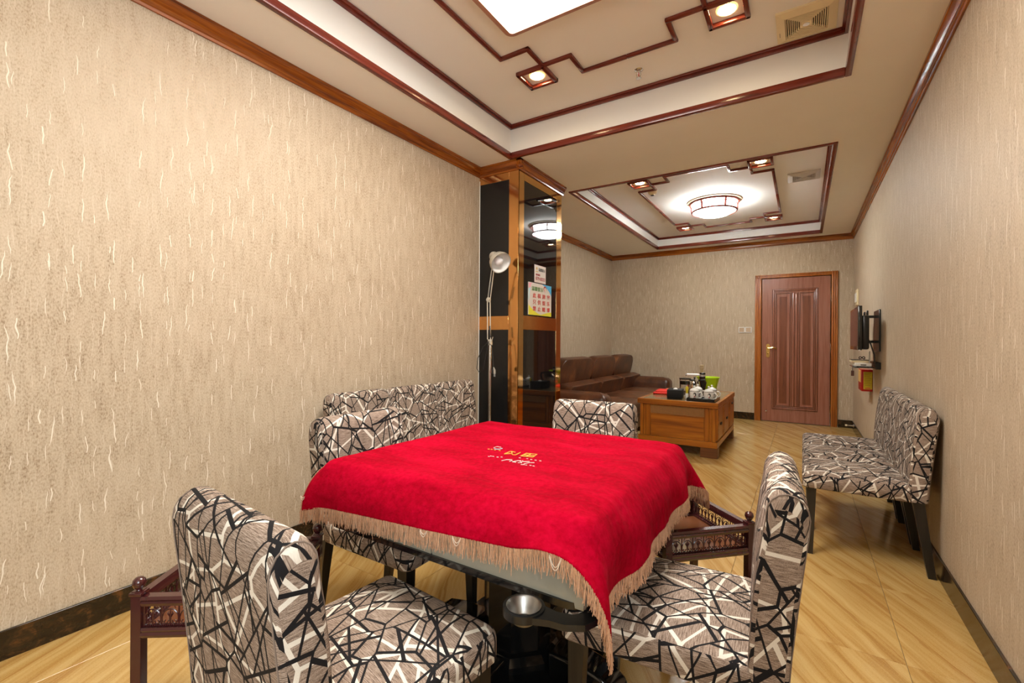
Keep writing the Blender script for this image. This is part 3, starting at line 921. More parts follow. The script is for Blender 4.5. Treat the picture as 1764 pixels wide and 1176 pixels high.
# ================================================================== CHAIRS
CW, CH_ = 0.462, 0.875
def seat_bm():
    bm = bmn(); cushion(bm, -CW / 2, CW / 2, -0.235, 0.262, 0.380, 0.466, 0.030, 0.022, 0.035); return bm
def back_mesh():
    # outline in (y,z): front face up, over the rolled top, down the rear
    front = [(-0.205, 0.385), (-0.206, 0.47), (-0.210, 0.56), (-0.218, 0.66), (-0.229, 0.75), (-0.238, 0.81)]
    top = []
    cy, cz, ry, rz_ = -0.279, 0.825, 0.042, 0.050
    for i in range(9):
        a = PI * i / 8
        top.append((cy + ry * math.cos(a) - 0.002, cz + rz_ * math.sin(a)))
    rear = [(-0.320, 0.78), (-0.311, 0.70), (-0.300, 0.60), (-0.290, 0.50), (-0.282, 0.385)]
    prof = front + top + rear
    cyc, czc = -0.258, 0.63
    secs = []
    hw = CW / 2
    for d in (0.0, 0.003, 0.010, 0.022, 0.040):
        k = 0.0 if d > 0.010 else 0.010 * (1 - math.sqrt(max(0, 1 - (1 - d / 0.010) ** 2)))
        dz = 0.0 if d >= 0.04 else 0.032 * (1 - math.sqrt(max(0, 1 - (1 - d / 0.04) ** 2)))
        ring = []
        for y, z in prof:
            ty = k if y < cyc else -k
            wz = max(0.0, min(1.0, (z - 0.70) / 0.12))
            ring.append((y + ty, z - dz * wz - (k if z > 0.8 else 0)))
        secs.append((d, ring))
    xs = [(-hw + d, r) for d, r in secs] + [(hw - d, r) for d, r in reversed(secs)]
    verts, faces, uvs = [], [], []
    n = len(prof)
    arc = [0.0]
    for (a, b), (c, d) in zip(prof, prof[1:]): arc.append(arc[-1] + math.hypot(c - a, d - b))
    arc.append(arc[-1] + math.hypot(prof[0][0] - prof[-1][0], prof[0][1] - prof[-1][1]))
    for x, r in xs:
        for y, z in r: verts.append((x, y, z))
    for s in range(len(xs) - 1):
        for k in range(n):
            k2 = (k + 1) % n
            faces.append((s * n + k, s * n + k2, (s + 1) * n + k2, (s + 1) * n + k))
            uvs.append([(xs[s][0], arc[k]), (xs[s][0], arc[k + 1]), (xs[s + 1][0], arc[k + 1]), (xs[s + 1][0], arc[k])])
    L = len(xs) - 1
    faces.append(tuple(range(n))[::-1]); uvs.append([(y + 3, z) for y, z in xs[0][1]][::-1])
    faces.append(tuple(L * n + k for k in range(n))); uvs.append([(y + 5, z) for y, z in xs[-1][1]])
    me = bpy.data.meshes.new('backrest')
    me.from_pydata(verts, [], faces)
    me.materials.append(M['fabric'])
    ul = me.uv_layers.new(name='UVMap')
    i = 0
    for f in uvs:
        for q in f:
            ul.data[i].uv = q; i += 1
    b = bmn(); b.from_mesh(me); bmesh.ops.recalc_face_normals(b, faces=b.faces); b.to_mesh(me); b.free()
    me.polygons.foreach_set('use_smooth', [True] * len(me.polygons))
    me.set_sharp_from_angle(angle=math.radians(55))
    # seam outline for the piping
    rim = [(xs[2][0], y, z) for y, z in xs[2][1]]
    return me, rim

chair0 = thing('dining_chair', '', 'chair')
obj('seat', seat_bm(), M['fabric'], chair0, smooth=50, uv=True)
bme, rim = back_mesh()
bk = obj('backrest', bme, None, chair0)
for s in (1, -1):
    bm = bmn(); tube(bm, [(s * (x), y, z) for x, y, z in rim[:20]], 0.0019, 5); obj('piping', bm, M['piping'], bk)
for sx in (-1, 1):
    bm = bmn(); frustum(bm, (sx * 0.195, 0.222, 0), (0.014, 0.014), (sx * 0.190, 0.216, 0.384), (0.023, 0.023)); obj('leg', bm, M['leg'], chair0, smooth=0)
    bm = bmn(); frustum(bm, (sx * 0.195, -0.302, 0), (0.015, 0.016), (sx * 0.190, -0.245, 0.390), (0.022, 0.024)); obj('leg', bm, M['leg'], chair0, smooth=0)
used = [False]
def chair(x, y, deg, label, group=None):
    rz = math.radians(deg)
    if not used[0]:
        used[0] = True
        chair0.location = (x, y, 0); chair0.rotation_euler = (0, 0, rz); chair0['label'] = label
        if group: chair0['group'] = group
        return chair0
    return dup(chair0, (x, y, 0), rz, label, group)
GT = 'chairs drawn up to the card table'
chair(-0.905, 0.745, -5, 'patterned chair with its back to us, seat reaching under front table edge', GT)
chair(-0.322, 1.385, 94, 'patterned chair under the hanging cloth corner, between table and open aisle', GT)
chair(-1.425, 1.385, -90, 'patterned chair drawn to the table, in front of the row along plain wall', GT)
chair(-0.950, 2.092, 184, 'patterned chair beyond the table, its back in front of sofa and coffee table', GT)
GL = 'row of chairs along the plain wall'
chair(-2.130, 1.945, -90, 'first patterned chair of plain-wall row, at the end away from floor lamp', GL)
chair(-2.125, 2.415, -90, 'middle patterned chair of the three along the plain wall', GL)
chair(-2.120, 2.880, -90, 'patterned chair of the plain-wall row beside the floor lamp', GL)
GR = 'row of chairs under the television wall'
chair(0.262, 3.330, 90, 'front patterned chair of the row by the baseboard, whole seat side visible', GR)
chair(0.262, 3.805, 90, 'middle patterned chair of the row along the television wall', GR)
chair(0.262, 4.280, 90, 'last patterned chair of the row, closest to the red box and door', GR)

# ================================================================== CARD TABLE
TX, TY, TH_ = -0.918, 1.490, 0.5
TZ = 0.772
tb = thing('card_table', 'black pedestal card table with glossy side panels under red cloth', 'table', (TX, TY, 0))
bm = bmn(); cushion(bm, -TH_, TH_, -TH_, TH_, 0.725, TZ - 0.004, 0.028, 0.0, 0.06); obj('top', bm, M['blackgloss'], tb)
for k in range(4):
    # two panels per side, tapered inwards
    for a, b in ((-0.455, -0.003), (0.003, 0.455)):
        bm = bmn()
        v = [bm.verts.new(p) for p in ((a, -0.492, 0.725), (b, -0.492, 0.725), (b * 0.98, -0.482, 0.570), (a * 0.98, -0.482, 0.570),
                                       (a, -0.47, 0.725), (b, -0.47, 0.725), (b * 0.98, -0.462, 0.570), (a * 0.98, -0.462, 0.570))]
        for f in ((0, 1, 2, 3), (7, 6, 5, 4), (0, 4, 5, 1), (1, 5, 6, 2), (2, 6, 7, 3), (3, 7, 4, 0)): bm.faces.new([v[i] for i in f])
        bmesh.ops.transform(bm, matrix=RZ(k * PI / 2), verts=bm.verts)
        obj('side_panel', bm, M['tablepanel'], tb, smooth=0)
for k in range(4):
    bm = bmn()
    frustum(bm, (0.452 * (1 if k in (0, 3) else -1), 0.452 * (1 if k < 2 else -1), 0.560), (0.030, 0.030), (0.455 * (1 if k in (0, 3) else -1), 0.455 * (1 if k < 2 else -1), 0.726), (0.036, 0.036))
    obj('corner_block', bm, M['tablepanel'], tb)
bm = bmn()
O = rrect(-0.490, 0.490, -0.490, 0.490, 0.06, 6); I = rrect(-0.44, 0.44, -0.44, 0.44, 0.05, 6)
va = [[bm.verts.new((x, y, z)) for x, y in L] for L, z in ((O, 0.573), (O, 0.556), (I, 0.551), (I, 0.573))]
for P_, Q_ in zip(va, va[1:] + va[:1]):
    n = len(P_)
    for k in range(n): bm.faces.new((P_[k], P_[(k + 1) % n], Q_[(k + 1) % n], Q_[k]))
obj('bottom_rim', bm, M['blackgloss'], tb)
bm = bmn(); box(bm, -0.44, 0.44, -0.44, 0.44, 0.556, 0.566); obj('bottom_panel', bm, M['blackplastic'], tb)
bm = bmn(); lathe(bm, [(0.128, 0.05), (0.128, 0.557)], 8, RZ(PI / 8)); obj('pedestal', bm, M['blackgloss'], tb, smooth=20)
bm = bmn(); lathe(bm, [(0.168, 0.040), (0.168, 0.062), (0.150, 0.085), (0.130, 0.088)], 8, RZ(PI / 8)); obj('collar', bm, M['blackgloss'], tb, smooth=20)
bm = bmn(); prism(bm, rrect(-0.30, 0.30, -0.24, 0.24, 0.06, 6), 0.0, 0.040, 'z'); obj('base_plate', bm, M['blackgloss'], tb)
for k in range(4):
    bm = bmn(); a = k * PI / 2
    prism(bm, [(0.16, 0.0), (0.40, 0.0), (0.425, 0.02), (0.41, 0.05), (0.36, 0.085), (0.28, 0.10), (0.16, 0.10)], -0.055, 0.055, 'y', RZ(a))
    o = obj('foot', bm, M['blackgloss'], tb, smooth=50)
    md = o.modifiers.new('b', 'BEVEL'); md.width = 0.012; md.segments = 3; md.limit_method = 'ANGLE'
# cup holder swung out below the front corner
ch = thing('cup_holder', 'black swing-out cup holder with steel bowl below the table edge', 'cup holder', (-0.40, 0.985, 0.0))
bm = bmn()
cpx, cpy, cz = -0.150, -0.062, 0.572
arm = []
outer = []
# flat arm: ring around the cup then a waisted strap to the pivot
ringo = [(cpx + 0.050 * math.cos(a), cpy + 0.050 * math.sin(a)) for a in [2 * PI * k / 28 for k in range(28)]]
ringi = [(cpx + 0.040 * math.cos(a), cpy + 0.040 * math.sin(a)) for a in [2 * PI * k / 28 for k in range(28)]]
va = [[bm.verts.new((x, y, z)) for x, y in L] for L, z in ((ringo, cz - 0.010), (ringo, cz + 0.008), (ringi, cz + 0.008), (ringi, cz - 0.010))]
for P_, Q_ in zip(va, va[1:] + va[:1]):
    for k in range(28): bm.faces.new((P_[k], P_[(k + 1) % 28], Q_[(k + 1) % 28], Q_[k]))
strap = [(cpx + 0.040, cpy + 0.030), (cpx + 0.075, cpy + 0.024), (cpx + 0.11, cpy + 0.034), (cpx + 0.150, cpy + 0.075), (cpx + 0.165, cpy + 0.050),
         (cpx + 0.150, cpy + 0.012), (cpx + 0.11, cpy - 0.012), (cpx + 0.075, cpy - 0.016), (cpx + 0.040, cpy - 0.030)]
prism(bm, strap, cz - 0.010, cz + 0.005, 'z')
obj('arm', bm, M['blackplastic'], ch, smooth=30)
bm = bmn(); lathe(bm, [(0.0, -0.030), (0.026, -0.030), (0.034, -0.018), (0.040, 0.006), (0.042, 0.009), (0.038, 0.006), (0.032, -0.016), (0.024, -0.027), (0.0, -0.027)], 28, T(cpx, cpy, cz + 0.001))
obj('bowl', bm, M['brushed'], ch)

# ---- tablecloth: particles relaxed over the table (simple cloth solver), so its drape is real geometry
def drape():
    n = 53
    half = 0.608
    rot = math.radians(1.0)
    g = np.linspace(-half, half, n)
    X, Y = np.meshgrid(g, g, indexing='ij')
    P = np.zeros((n, n, 3))
    c, s = math.cos(rot), math.sin(rot)
    P[..., 0] = c * X - s * Y + 0.019
    P[..., 1] = s * X + c * Y + 0.003
    rng = np.random.RandomState(3)
    hx = TH_ + 0.006; r = 0.035; top = TZ + 0.004
    P[..., 2] = top + 0.002 * rng.rand(n, n)
    V = np.zeros_like(P)
    L = 2 * half / (n - 1)
    dt = 1 / 50.0
    def con(A, B, rest, stiff):
        d = B - A
        l = np.sqrt((d * d).sum(-1, keepdims=True)) + 1e-9
        return d * (stiff * 0.5 * (l - rest) / l)
    def collide(Q):
        ax_, ay_ = np.abs(Q[..., 0]), np.abs(Q[..., 1])
        sx_, sy_ = np.where(Q[..., 0] < 0, -1, 1), np.where(Q[..., 1] < 0, -1, 1)
        # signed distance to a rounded box that reaches far down
        qx, qy, qz = ax_ - (hx - r), ay_ - (hx - r), Q[..., 2] - (top - r)
        mx, my, mz = np.maximum(qx, 0), np.maximum(qy, 0), np.maximum(qz, 0)
        dist = np.sqrt(mx * mx + my * my + mz * mz)
        out = dist > 1e-7
        push = out & (dist < r)
        f = np.where(push, r / np.maximum(dist, 1e-7), 1.0)
        Q[..., 0] = np.where(push & (qx > 0), sx_ * (hx - r + mx * f), Q[..., 0])
        Q[..., 1] = np.where(push & (qy > 0), sy_ * (hx - r + my * f), Q[..., 1])
        Q[..., 2] = np.where(push & (qz > 0), top - r + mz * f, Q[..., 2])
        core = ~out
        # deepest axis decides where a buried point comes out
        dz = -qz; dx = -qx; dy = -qy
        zz = core & (dz <= dx) & (dz <= dy); xx = core & ~zz & (dx <= dy); yy = core & ~zz & ~xx
        Q[..., 2] = np.where(zz, top, Q[..., 2])
        Q[..., 0] = np.where(xx, sx_ * hx, Q[..., 0])
        Q[..., 1] = np.where(yy, sy_ * hx, Q[..., 1])
    for step in range(150):
        V[..., 2] -= 9.8 * dt * 0.6
        V *= 0.90
        V = np.clip(V, -1.0, 1.0)
        Q = P + V * dt
        for it in range(26):
            for ax in (0, 1):
                for ph in (0, 1):
                    if ax == 0:
                        A = Q[ph:n - 1:2]; B = Q[ph + 1:n:2]
                    else:
                        A = Q[:, ph:n - 1:2]; B = Q[:, ph + 1:n:2]
                    dlt = con(A, B, L, 1.0); A += dlt; B -= dlt
            for (sa, sb) in (((slice(0, -1), slice(0, -1)), (slice(1, None), slice(1, None))), ((slice(0, -1), slice(1, None)), (slice(1, None), slice(0, -1)))):
                dlt = con(Q[sa], Q[sb], L * math.sqrt(2), 0.06)
                Q[sa] += dlt; Q[sb] -= dlt
            for k in ((2,), (4,), (6,))[it % 3]:
                d = con(Q[:-k], Q[k:], L * k, 0.21); Q[:-k] += d; Q[k:] -= d
                d = con(Q[:, :-k], Q[:, k:], L * k, 0.21); Q[:, :-k] += d; Q[:, k:] -= d
            collide(Q)
        V = (Q - P) / dt
        on = (Q[..., 2] > top - 0.008) & (np.abs(Q[..., 0]) < hx - 0.02) & (np.abs(Q[..., 1]) < hx - 0.02)
        V[on, :2] *= 0.1
        P = Q
    # one smooth refinement so the hem carries enough points
    def up(P):
        m = P.shape[0]
        R = np.zeros((2 * m - 1,) + P.shape[1:])
        R[::2] = P
        mid = (P[:-1] + P[1:]) / 2
        if m > 3: mid[1:-1] = (-P[:-3] + 9 * P[1:-2] + 9 * P[2:-1] - P[3:]) / 16
        R[1::2] = mid
        return R
    P = up(P); P = np.swapaxes(up(np.swapaxes(P, 0, 1)), 0, 1)
    return P, P.shape[0]
CP_, cn = drape()
# shallow wrinkles that lie on the table top
for i in range(cn):
    for j in range(cn):
        x, y, z = CP_[i, j]
        if z > TZ:
            w = 0.0026 * math.sin(34 * (y + 0.35 * x + 0.05 * math.sin(6 * x))) * max(0, math.sin(3.1 * x + 1.2)) + 0.0012 * math.sin(17 * x + 9 * y)
            CP_[i, j, 2] = z + w + 0.0015
verts = [tuple(p) for p in CP_.reshape(-1, 3)]
faces = [(i * cn + j, (i + 1) * cn + j, (i + 1) * cn + j + 1, i * cn + j + 1) for i in range(cn - 1) for j in range(cn - 1)]
me = bpy.data.meshes.new('tablecloth')
me.from_pydata(verts, [], faces); me.materials.append(M['velvet'])
me.polygons.foreach_set('use_smooth', [True] * len(me.polygons))
cloth = bpy.data.objects.new('tablecloth', me); COL.objects.link(cloth)
cloth.location = (TX, TY, 0)
tag(cloth, 'bright red velvet cloth with copper fringe draped over the card table', 'tablecloth')
md = cloth.modifiers.new('sub', 'SUBSURF'); md.levels = 1; md.render_levels = 1
md = cloth.modifiers.new('th', 'SOLIDIFY'); md.thickness = 0.003; md.offset = 1.0

# fringe hanging from the hem
border = [CP_[i, 0] for i in range(cn)] + [CP_[cn - 1, j] for j in range(1, cn)] + [CP_[i, cn - 1] for i in range(cn - 2, -1, -1)] + [CP_[0, j] for j in range(cn - 2, 0, -1)]
border = np.array(border)
fv, ff = [], []
loopv, loopf = [], []
nb = len(border)
def strand(p, out, length):
    r0 = 0.0011
    k = 3
    a = random.random() * 6
    base_i = len(fv)
    pts = []
    sw = Vector((random.uniform(-1, 1), random.uniform(-1, 1), 0)) * 0.006
    for q in range(k + 1):
        t_ = q / k
        pts.append(Vector(p) + out * 0.004 + Vector((0, 0, -length * t_)) + sw * t_ * t_ + Vector((math.sin(a + 5 * t_), math.cos(a + 4 * t_), 0)) * 0.0012)
    for q, c in enumerate(pts):
        rr = r0 * (1.0 if q < k else 0.7)
        for m in range(3): fv.append((c.x + rr * math.cos(2.1 * m + a), c.y + rr * math.sin(2.1 * m + a), c.z))
    for q in range(k):
        for m in range(3):
            b0 = base_i + q * 3; m2 = (m + 1) % 3
            ff.append((b0 + m, b0 + m2, b0 + 3 + m2, b0 + 3 + m))
for i in range(nb):
    p, q = border[i], border[(i + 1) % nb]
    outv = Vector(((p[0] + q[0]) / 2, (p[1] + q[1]) / 2, 0)).normalized()
    m = 6
    for s in range(m + 1):
        t_ = (s + random.random() * 0.9) / (m + 1)
        c = p * (1 - t_) + q * t_
        strand((c[0], c[1], c[2] + 0.003), outv, random.uniform(0.040, 0.054) * (1.25 if random.random() < 0.02 else 1))
me = bpy.data.meshes.new('fringe')
me.from_pydata(fv, [], ff); me.materials.append(M['fringe'])
fr = bpy.data.objects.new('fringe', me); COL.objects.link(fr); fr.parent = cloth; fr['kind'] = 'stuff'
fr['label'] = 'copper coloured twisted fringe along the hem'

# a few pale threads that hang in loops from the hem
for bi, wdt, dp in ((14, 0.020, 0.010), (118, 0.022, 0.010), (132, 0.022, 0.012), (196, 0.030, 0.026)):
    pass
front = [border[i] for i in range(nb) if border[i][1] < -TH_ and abs(border[i][0]) < 0.62]
front.sort(key=lambda q: q[0])
for f_, wdt, dp in ((0.06, 0.022, 0.006), (0.50, 0.024, 0.010), (0.585, 0.026, 0.014), (0.80, 0.030, 0.024)):
    q = front[int(f_ * (len(front) - 1))]
    bm = bmn()
    for e_ in (0.0, 0.0035):
        tube(bm, [(q[0] + wdt * (t_ - 0.5), q[1] - 0.007 - e_ * 0.3, q[2] + 0.002 - e_ - (dp + e_) * math.sin(PI * t_)) for t_ in [k / 8 for k in range(9)]], 0.0011, 5)
    obj('loose_thread', bm, M['fringe_white'], cloth)

# embroidered emblem on the cloth
GOLD = [[[-0.9292, 1.4106], [-0.9325, 1.4562], [-0.9225, 1.4517], [-0.9003, 1.4195], [-0.8875, 1.4211], [-0.8913, 1.4619]], [[-0.9292, 1.4106], [-0.9119, 1.4296]], [[-0.929, 1.4563], [-0.9098, 1.4566]], [[-0.8638, 1.4197], [-0.8661, 1.4643], [-0.8244, 1.4711], [-0.8189, 1.4295], [-0.8397, 1.4256], [-0.8638, 1.4197]], [[-0.8438, 1.4297], [-0.8481, 1.4657]], [[-0.8638, 1.4407], [-0.8227, 1.4476]]]
WHT = [[[-0.8846, 1.3256], [-0.8782, 1.346], [-0.8632, 1.3562], [-0.8546, 1.3491], [-0.8561, 1.3322]], [[-0.8453, 1.3332], [-0.8389, 1.3565], [-0.8275, 1.3643]], [[-0.8431, 1.3347], [-0.8307, 1.3356]], [[-0.824, 1.3351], [-0.815, 1.3412], [-0.8229, 1.3674]], [[-0.8293, 1.3567], [-0.8096, 1.3388]], [[-0.8161, 1.3561], [-0.7981, 1.3714]], [[-0.7993, 1.3335], [-0.7914, 1.3572], [-0.7768, 1.3671]]]
DGO = [[-1.02, 1.4388], [-1.0087, 1.4426], [-0.9932, 1.4415], [-0.9729, 1.4439]]
DWH = [[-0.9544, 1.3478], [-0.9518, 1.3565], [-0.943, 1.3576], [-0.9237, 1.3584], [-0.9119, 1.3664], [-0.8519, 1.3936], [-0.8241, 1.3991], [-0.807, 1.3976], [-0.7897, 1.3982], [-0.7712, 1.3992], [-0.7997, 1.3212], [-0.7941, 1.3249], [-0.785, 1.3252], [-0.7703, 1.3291], [-0.7579, 1.3287]]
LWH = [[-1.0193, 1.4711], [-1.0173, 1.4929], [-0.9969, 1.4905]]; LCY = [[-1.0086, 1.4584], [-0.9942, 1.4564], [-0.9854, 1.4624], [-0.9839, 1.4793]]
EZ = TZ + 0.0115
def stitch(lines, dots, mat, name, r):
    bm = bmn()
    for L in lines: tube(bm, [(x - TX, y - TY, EZ) for x, y in L], r, 5)
    for x, y in dots: tube(bm, [(x - TX - 0.0035, y - TY, EZ), (x - TX + 0.0035, y - TY + 0.001, EZ)], r * 0.9, 5)
    obj(name, bm, M[mat], cloth)['kind'] = 'stuff'
stitch(GOLD, DGO, 'thread_gold', 'gold_embroidery', 0.0017)
stitch(WHT + [LWH], DWH, 'thread_white', 'white_embroidery', 0.0014)
stitch([LCY], [], 'thread_cyan', 'cyan_embroidery', 0.0018)

# ================================================================== TEA TROLLEYS
def trolley_parts(root, side=0.35, zt=0.500):
    hs = side / 2
    pb = bmn(); lathe(pb, [(0.0185, 0.0), (0.0185, zt + 0.010), (0.0165, zt + 0.014)], 4, RZ(PI / 4)); box(pb, -0.017, 0.017, -0.017, 0.017, zt + 0.002, zt + 0.012, 0.003, 2)
    pm = mesh('post', pb, M['maroon'], 30)
    fb = bmn(); lathe(fb, [(0.009, zt + 0.010), (0.007, zt + 0.016), (0.012, zt + 0.021), (0.0155, zt + 0.029), (0.0165, zt + 0.034), (0.0145, zt + 0.042), (0.008, zt + 0.048), (0, zt + 0.0495)], 14)
    fm = mesh('finial', fb, M['maroon'])
    for a, b in ((-1, -1), (1, -1), (1, 1), (-1, 1)):
        p = obj('post', pm, None, root, (a * hs, b * hs, 0)); obj('finial', fm, None, p)
    tr = bmn()
    prism(tr, [(-0.012, zt - 0.026), (0.012, zt - 0.026), (0.014, zt - 0.018), (0.011, zt - 0.014), (0.015, zt - 0.008), (0.012, zt), (-0.010, zt), (-0.012, zt - 0.010)], -hs + 0.012, hs - 0.012, 'x')
    trm = mesh('top_rail', tr, M['maroon'], 30)
    br = bmn()
    prism(br, [(-0.012, zt - 0.112), (0.012, zt - 0.112), (0.015, zt - 0.104), (0.011, zt - 0.098), (0.013, zt - 0.092), (0.010, zt - 0.086), (-0.012, zt - 0.086)], -hs + 0.012, hs - 0.012, 'x')
    brm = mesh('bottom_rail', br, M['maroon'], 30)
    fg = bmn()
    z0, z1 = zt - 0.087, zt - 0.025
    nm = 7; pw = (side - 0.026) / nm
    for k in range(nm):
        cx = -hs + 0.013 + pw * (k + 0.5)
        R = pw * 0.46
        arc = [(cx + R * math.cos(a), 0, z0 + 0.020 + R * 1.25 * math.sin(a)) for a in [-0.35 + (PI + 0.7) * q / 14 for q in range(15)]]
        tube(fg, arc, 0.0018, 5)
        for s in (-1, 1):
            sp_ = [(cx + s * (0.004 + 0.0085 + (0.0075 - 0.0055 * q / 10) * math.cos(PI + s * 0 + 4.6 * q / 10) * 1.0), 0, z0 + 0.013 + (0.0085 - 0.006 * q / 10) * math.sin(PI * 0.9 + 4.6 * q / 10)) for q in range(11)]
            tube(fg, sp_, 0.0016, 5)
        tube(fg, [(cx, 0, z0), (cx, 0, z0 + 0.03), (cx, 0, z0 + 0.046)], [0.0022, 0.0034, 0.0008], 5)
        for s in (-1, 1): tube(fg, [(cx, 0, z0 + 0.022), (cx + s * 0.007, 0, z0 + 0.034), (cx + s * 0.004, 0, z0 + 0.040)], [0.002, 0.0022, 0.001], 4)
        tube(fg, [(cx + pw / 2, 0, z0), (cx + pw / 2, 0, z1)], 0.0022, 5)
        for s in (-1, 1): tube(fg, [(cx + pw / 2, 0, z1 - 0.004), (cx + pw / 2 - s * 0.012, 0, z1 - 0.006), (cx + pw / 2 - s * 0.010, 0, z1 - 0.014)], 0.0015, 4)
    for zz in (z0 + 0.003, z1 - 0.003): tube(fg, [(-hs + 0.012, 0.0, zz), (hs - 0.012, 0.0, zz)], 0.0026, 5)
    for k in range(58):
        x = -hs + 0.016 + (side - 0.032) * k / 57
        for zz in (z0 + 0.0035, z1 - 0.0035):
            bmesh.ops.create_icosphere(fg, subdivisions=1, radius=0.0019, matrix=T(x, 0.0028, zz))
    fgm = mesh('filigree_panel', fg, M['maroon'], 40)
    for k in range(4):
        a = k * PI / 2
        d = (-math.sin(a) * -hs, math.cos(a) * -hs, 0)
        for nm_, m_ in (('top_rail', trm), ('bottom_rail', brm), ('filigree_panel', fgm)):
            obj(nm_, m_, None, root, (math.sin(a) * hs, -math.cos(a) * hs, 0), a + PI)
    sb = bmn(); box(sb, -hs + 0.01, hs - 0.01, -hs + 0.01, hs - 0.01, zt - 0.106, zt - 0.094, 0.002, 1)
    obj('shelf', sb, M['trolley_shelf'], root)
tr1 = thing('tea_trolley', 'maroon tea stand with pierced scroll rails by the aisle, tray half empty', 'side table', (-0.419, 1.985, 0), 0, 'maroon tea stands')
tr1['label'] = 'maroon tea stand with pierced scroll rails, peeking out beside the aisle-side chair'
trolley_parts(tr1)
tr1.rotation_euler = (0, 0, PI / 4)
dup(tr1, (-1.487, 0.752, 0), math.radians(80.7 - 45), 'maroon tea stand with ball finials between near chair and plain wall', 'maroon tea stands')

# ================================================================== FLOOR LAMP
LXp, LYp = -2.262, 3.200
fl = thing('floor_lamp', 'slim silver floor lamp with jointed arm and bell shade by the dark pillar', 'lamp', (LXp, LYp, 0))
bm = bmn(); lathe(bm, [(0.115, 0.0), (0.115, 0.012), (0.105, 0.022), (0.02, 0.028), (0.016, 0.05)], 32); obj('base', bm, M['silver'], fl)
bm = bmn(); tube(bm, [(0, 0, 0.02), (0, 0, 1.165)], 0.0125, 16); obj('pole', bm, M['steel'], fl)
bm = bmn(); box(bm, -0.016, 0.016, -0.014, 0.014, 1.165, 1.215, 0.003, 1); tube(bm, [(0.012, 0, 1.19), (0.035, -0.01, 1.235)], 0.004, 6); obj('clamp', bm, M['lampshade'], fl)
e1 = (-0.012, 0.0, 1.215); e2 = (-0.018, 0.0, 1.545)
bm = bmn()
for s in (-1, 1): tube(bm, [(e1[0] + s * 0.011, s * 0.006, e1[2]), (e2[0] + s * 0.010, s * 0.006, e2[2])], 0.0045, 6)
obj('lower_arm', bm, M['lampshade'], fl)
bm = bmn(); tube(bm, [(0.010, -0.012, 1.23), (0.002, -0.012, 1.33)], 0.006, 6); obj('lower_spring', bm, M['cable'], fl)
bm = bmn(); lathe(bm, [(0.016, -0.014), (0.016, 0.014)], 14, T(-0.020, 0, 1.555) @ RX(PI / 2)); box(bm, -0.035, -0.005, -0.008, 0.008, 1.535, 1.575, 0.003, 1); obj('elbow', bm, M['lampshade'], fl)
bm = bmn()
for s in (-1, 1): tube(bm, [(-0.014 + s * 0.008, s * 0.006, 1.565), (0.040 + s * 0.007, -0.02 + s * 0.006, 1.835)], 0.0045, 6)
obj('upper_arm', bm, M['lampshade'], fl)
bm = bmn(); tube(bm, [(-0.004, -0.014, 1.59), (0.018, -0.020, 1.70)], 0.006, 6); obj('upper_spring', bm, M['cable'], fl)
# shade: bell opening towards the room and down
ax = Vector((0.80, -0.27, -0.60)).normalized()
rot = Vector((0, 0, -1)).rotation_difference(ax).to_matrix().to_4x4()
hm = T(0.052, -0.02, 1.915) @ rot @ Matrix.Scale(0.92, 4)
bm = bmn(); lathe(bm, [(0.098, -0.125), (0.094, -0.095), (0.080, -0.062), (0.055, -0.040), (0.042, -0.034), (0.042, -0.030), (0.058, -0.034), (0.084, -0.058), (0.098, -0.094), (0.102, -0.125), (0.098, -0.125)], 32, hm, cap=False)
obj('shade', bm, M['lampshade'], fl)
bm = bmn(); lathe(bm, [(0.0965, -0.122), (0.0925, -0.096), (0.0785, -0.064), (0.054, -0.042), (0.030, -0.037), (0.0, -0.037)], 32, hm, cap=False); sh = obj('shade_lining', bm, M['white_enamel'], fl)
bm = bmn(); lathe(bm, [(0.043, -0.036), (0.043, 0.020), (0.034, 0.036), (0.0, 0.038)], 20, hm); obj('socket', bm, M['lampshade'], fl)
bm = bmn(); lathe(bm, [(0.0, -0.118), (0.022, -0.114), (0.038, -0.100), (0.044, -0.082), (0.038, -0.064), (0.022, -0.048), (0.018, -0.036)], 20, hm); obj('bulb', bm, M['bulb'], fl)
bm = bmn()
cp = [(0.0, -0.016, 1.20), (-0.06, -0.02, 1.15), (-0.115, -0.02, 1.05), (-0.125, -0.02, 0.96), (-0.095, -0.02, 0.925), (-0.055, -0.02, 0.96), (-0.03, -0.02, 1.08), (-0.004, -0.02, 1.19), (0.03, -0.02, 1.16), (0.045, -0.02, 1.06), (0.052, -0.02, 0.98), (0.040, -0.02, 0.955)]
tube(bm, cp, 0.003, 6); obj('cord', bm, M['cable'], fl)
bm = bmn(); box(bm, 0.032, 0.050, -0.030, -0.012, 0.925, 0.960, 0.004, 2); obj('cord_switch', bm, M['cable'], fl)
bm = bmn(); tube(bm, [(0.052, -0.02, 0.98), (0.062, -0.02, 0.955), (0.062, -0.02, 0.925)], [0.004, 0.010, 0.010], 8)
for s in (-1, 1): tube(bm, [(0.062 + s * 0.005, -0.02, 0.925), (0.062 + s * 0.005, -0.02, 0.900)], 0.002, 5)
obj('plug', bm, M['silver'], fl)

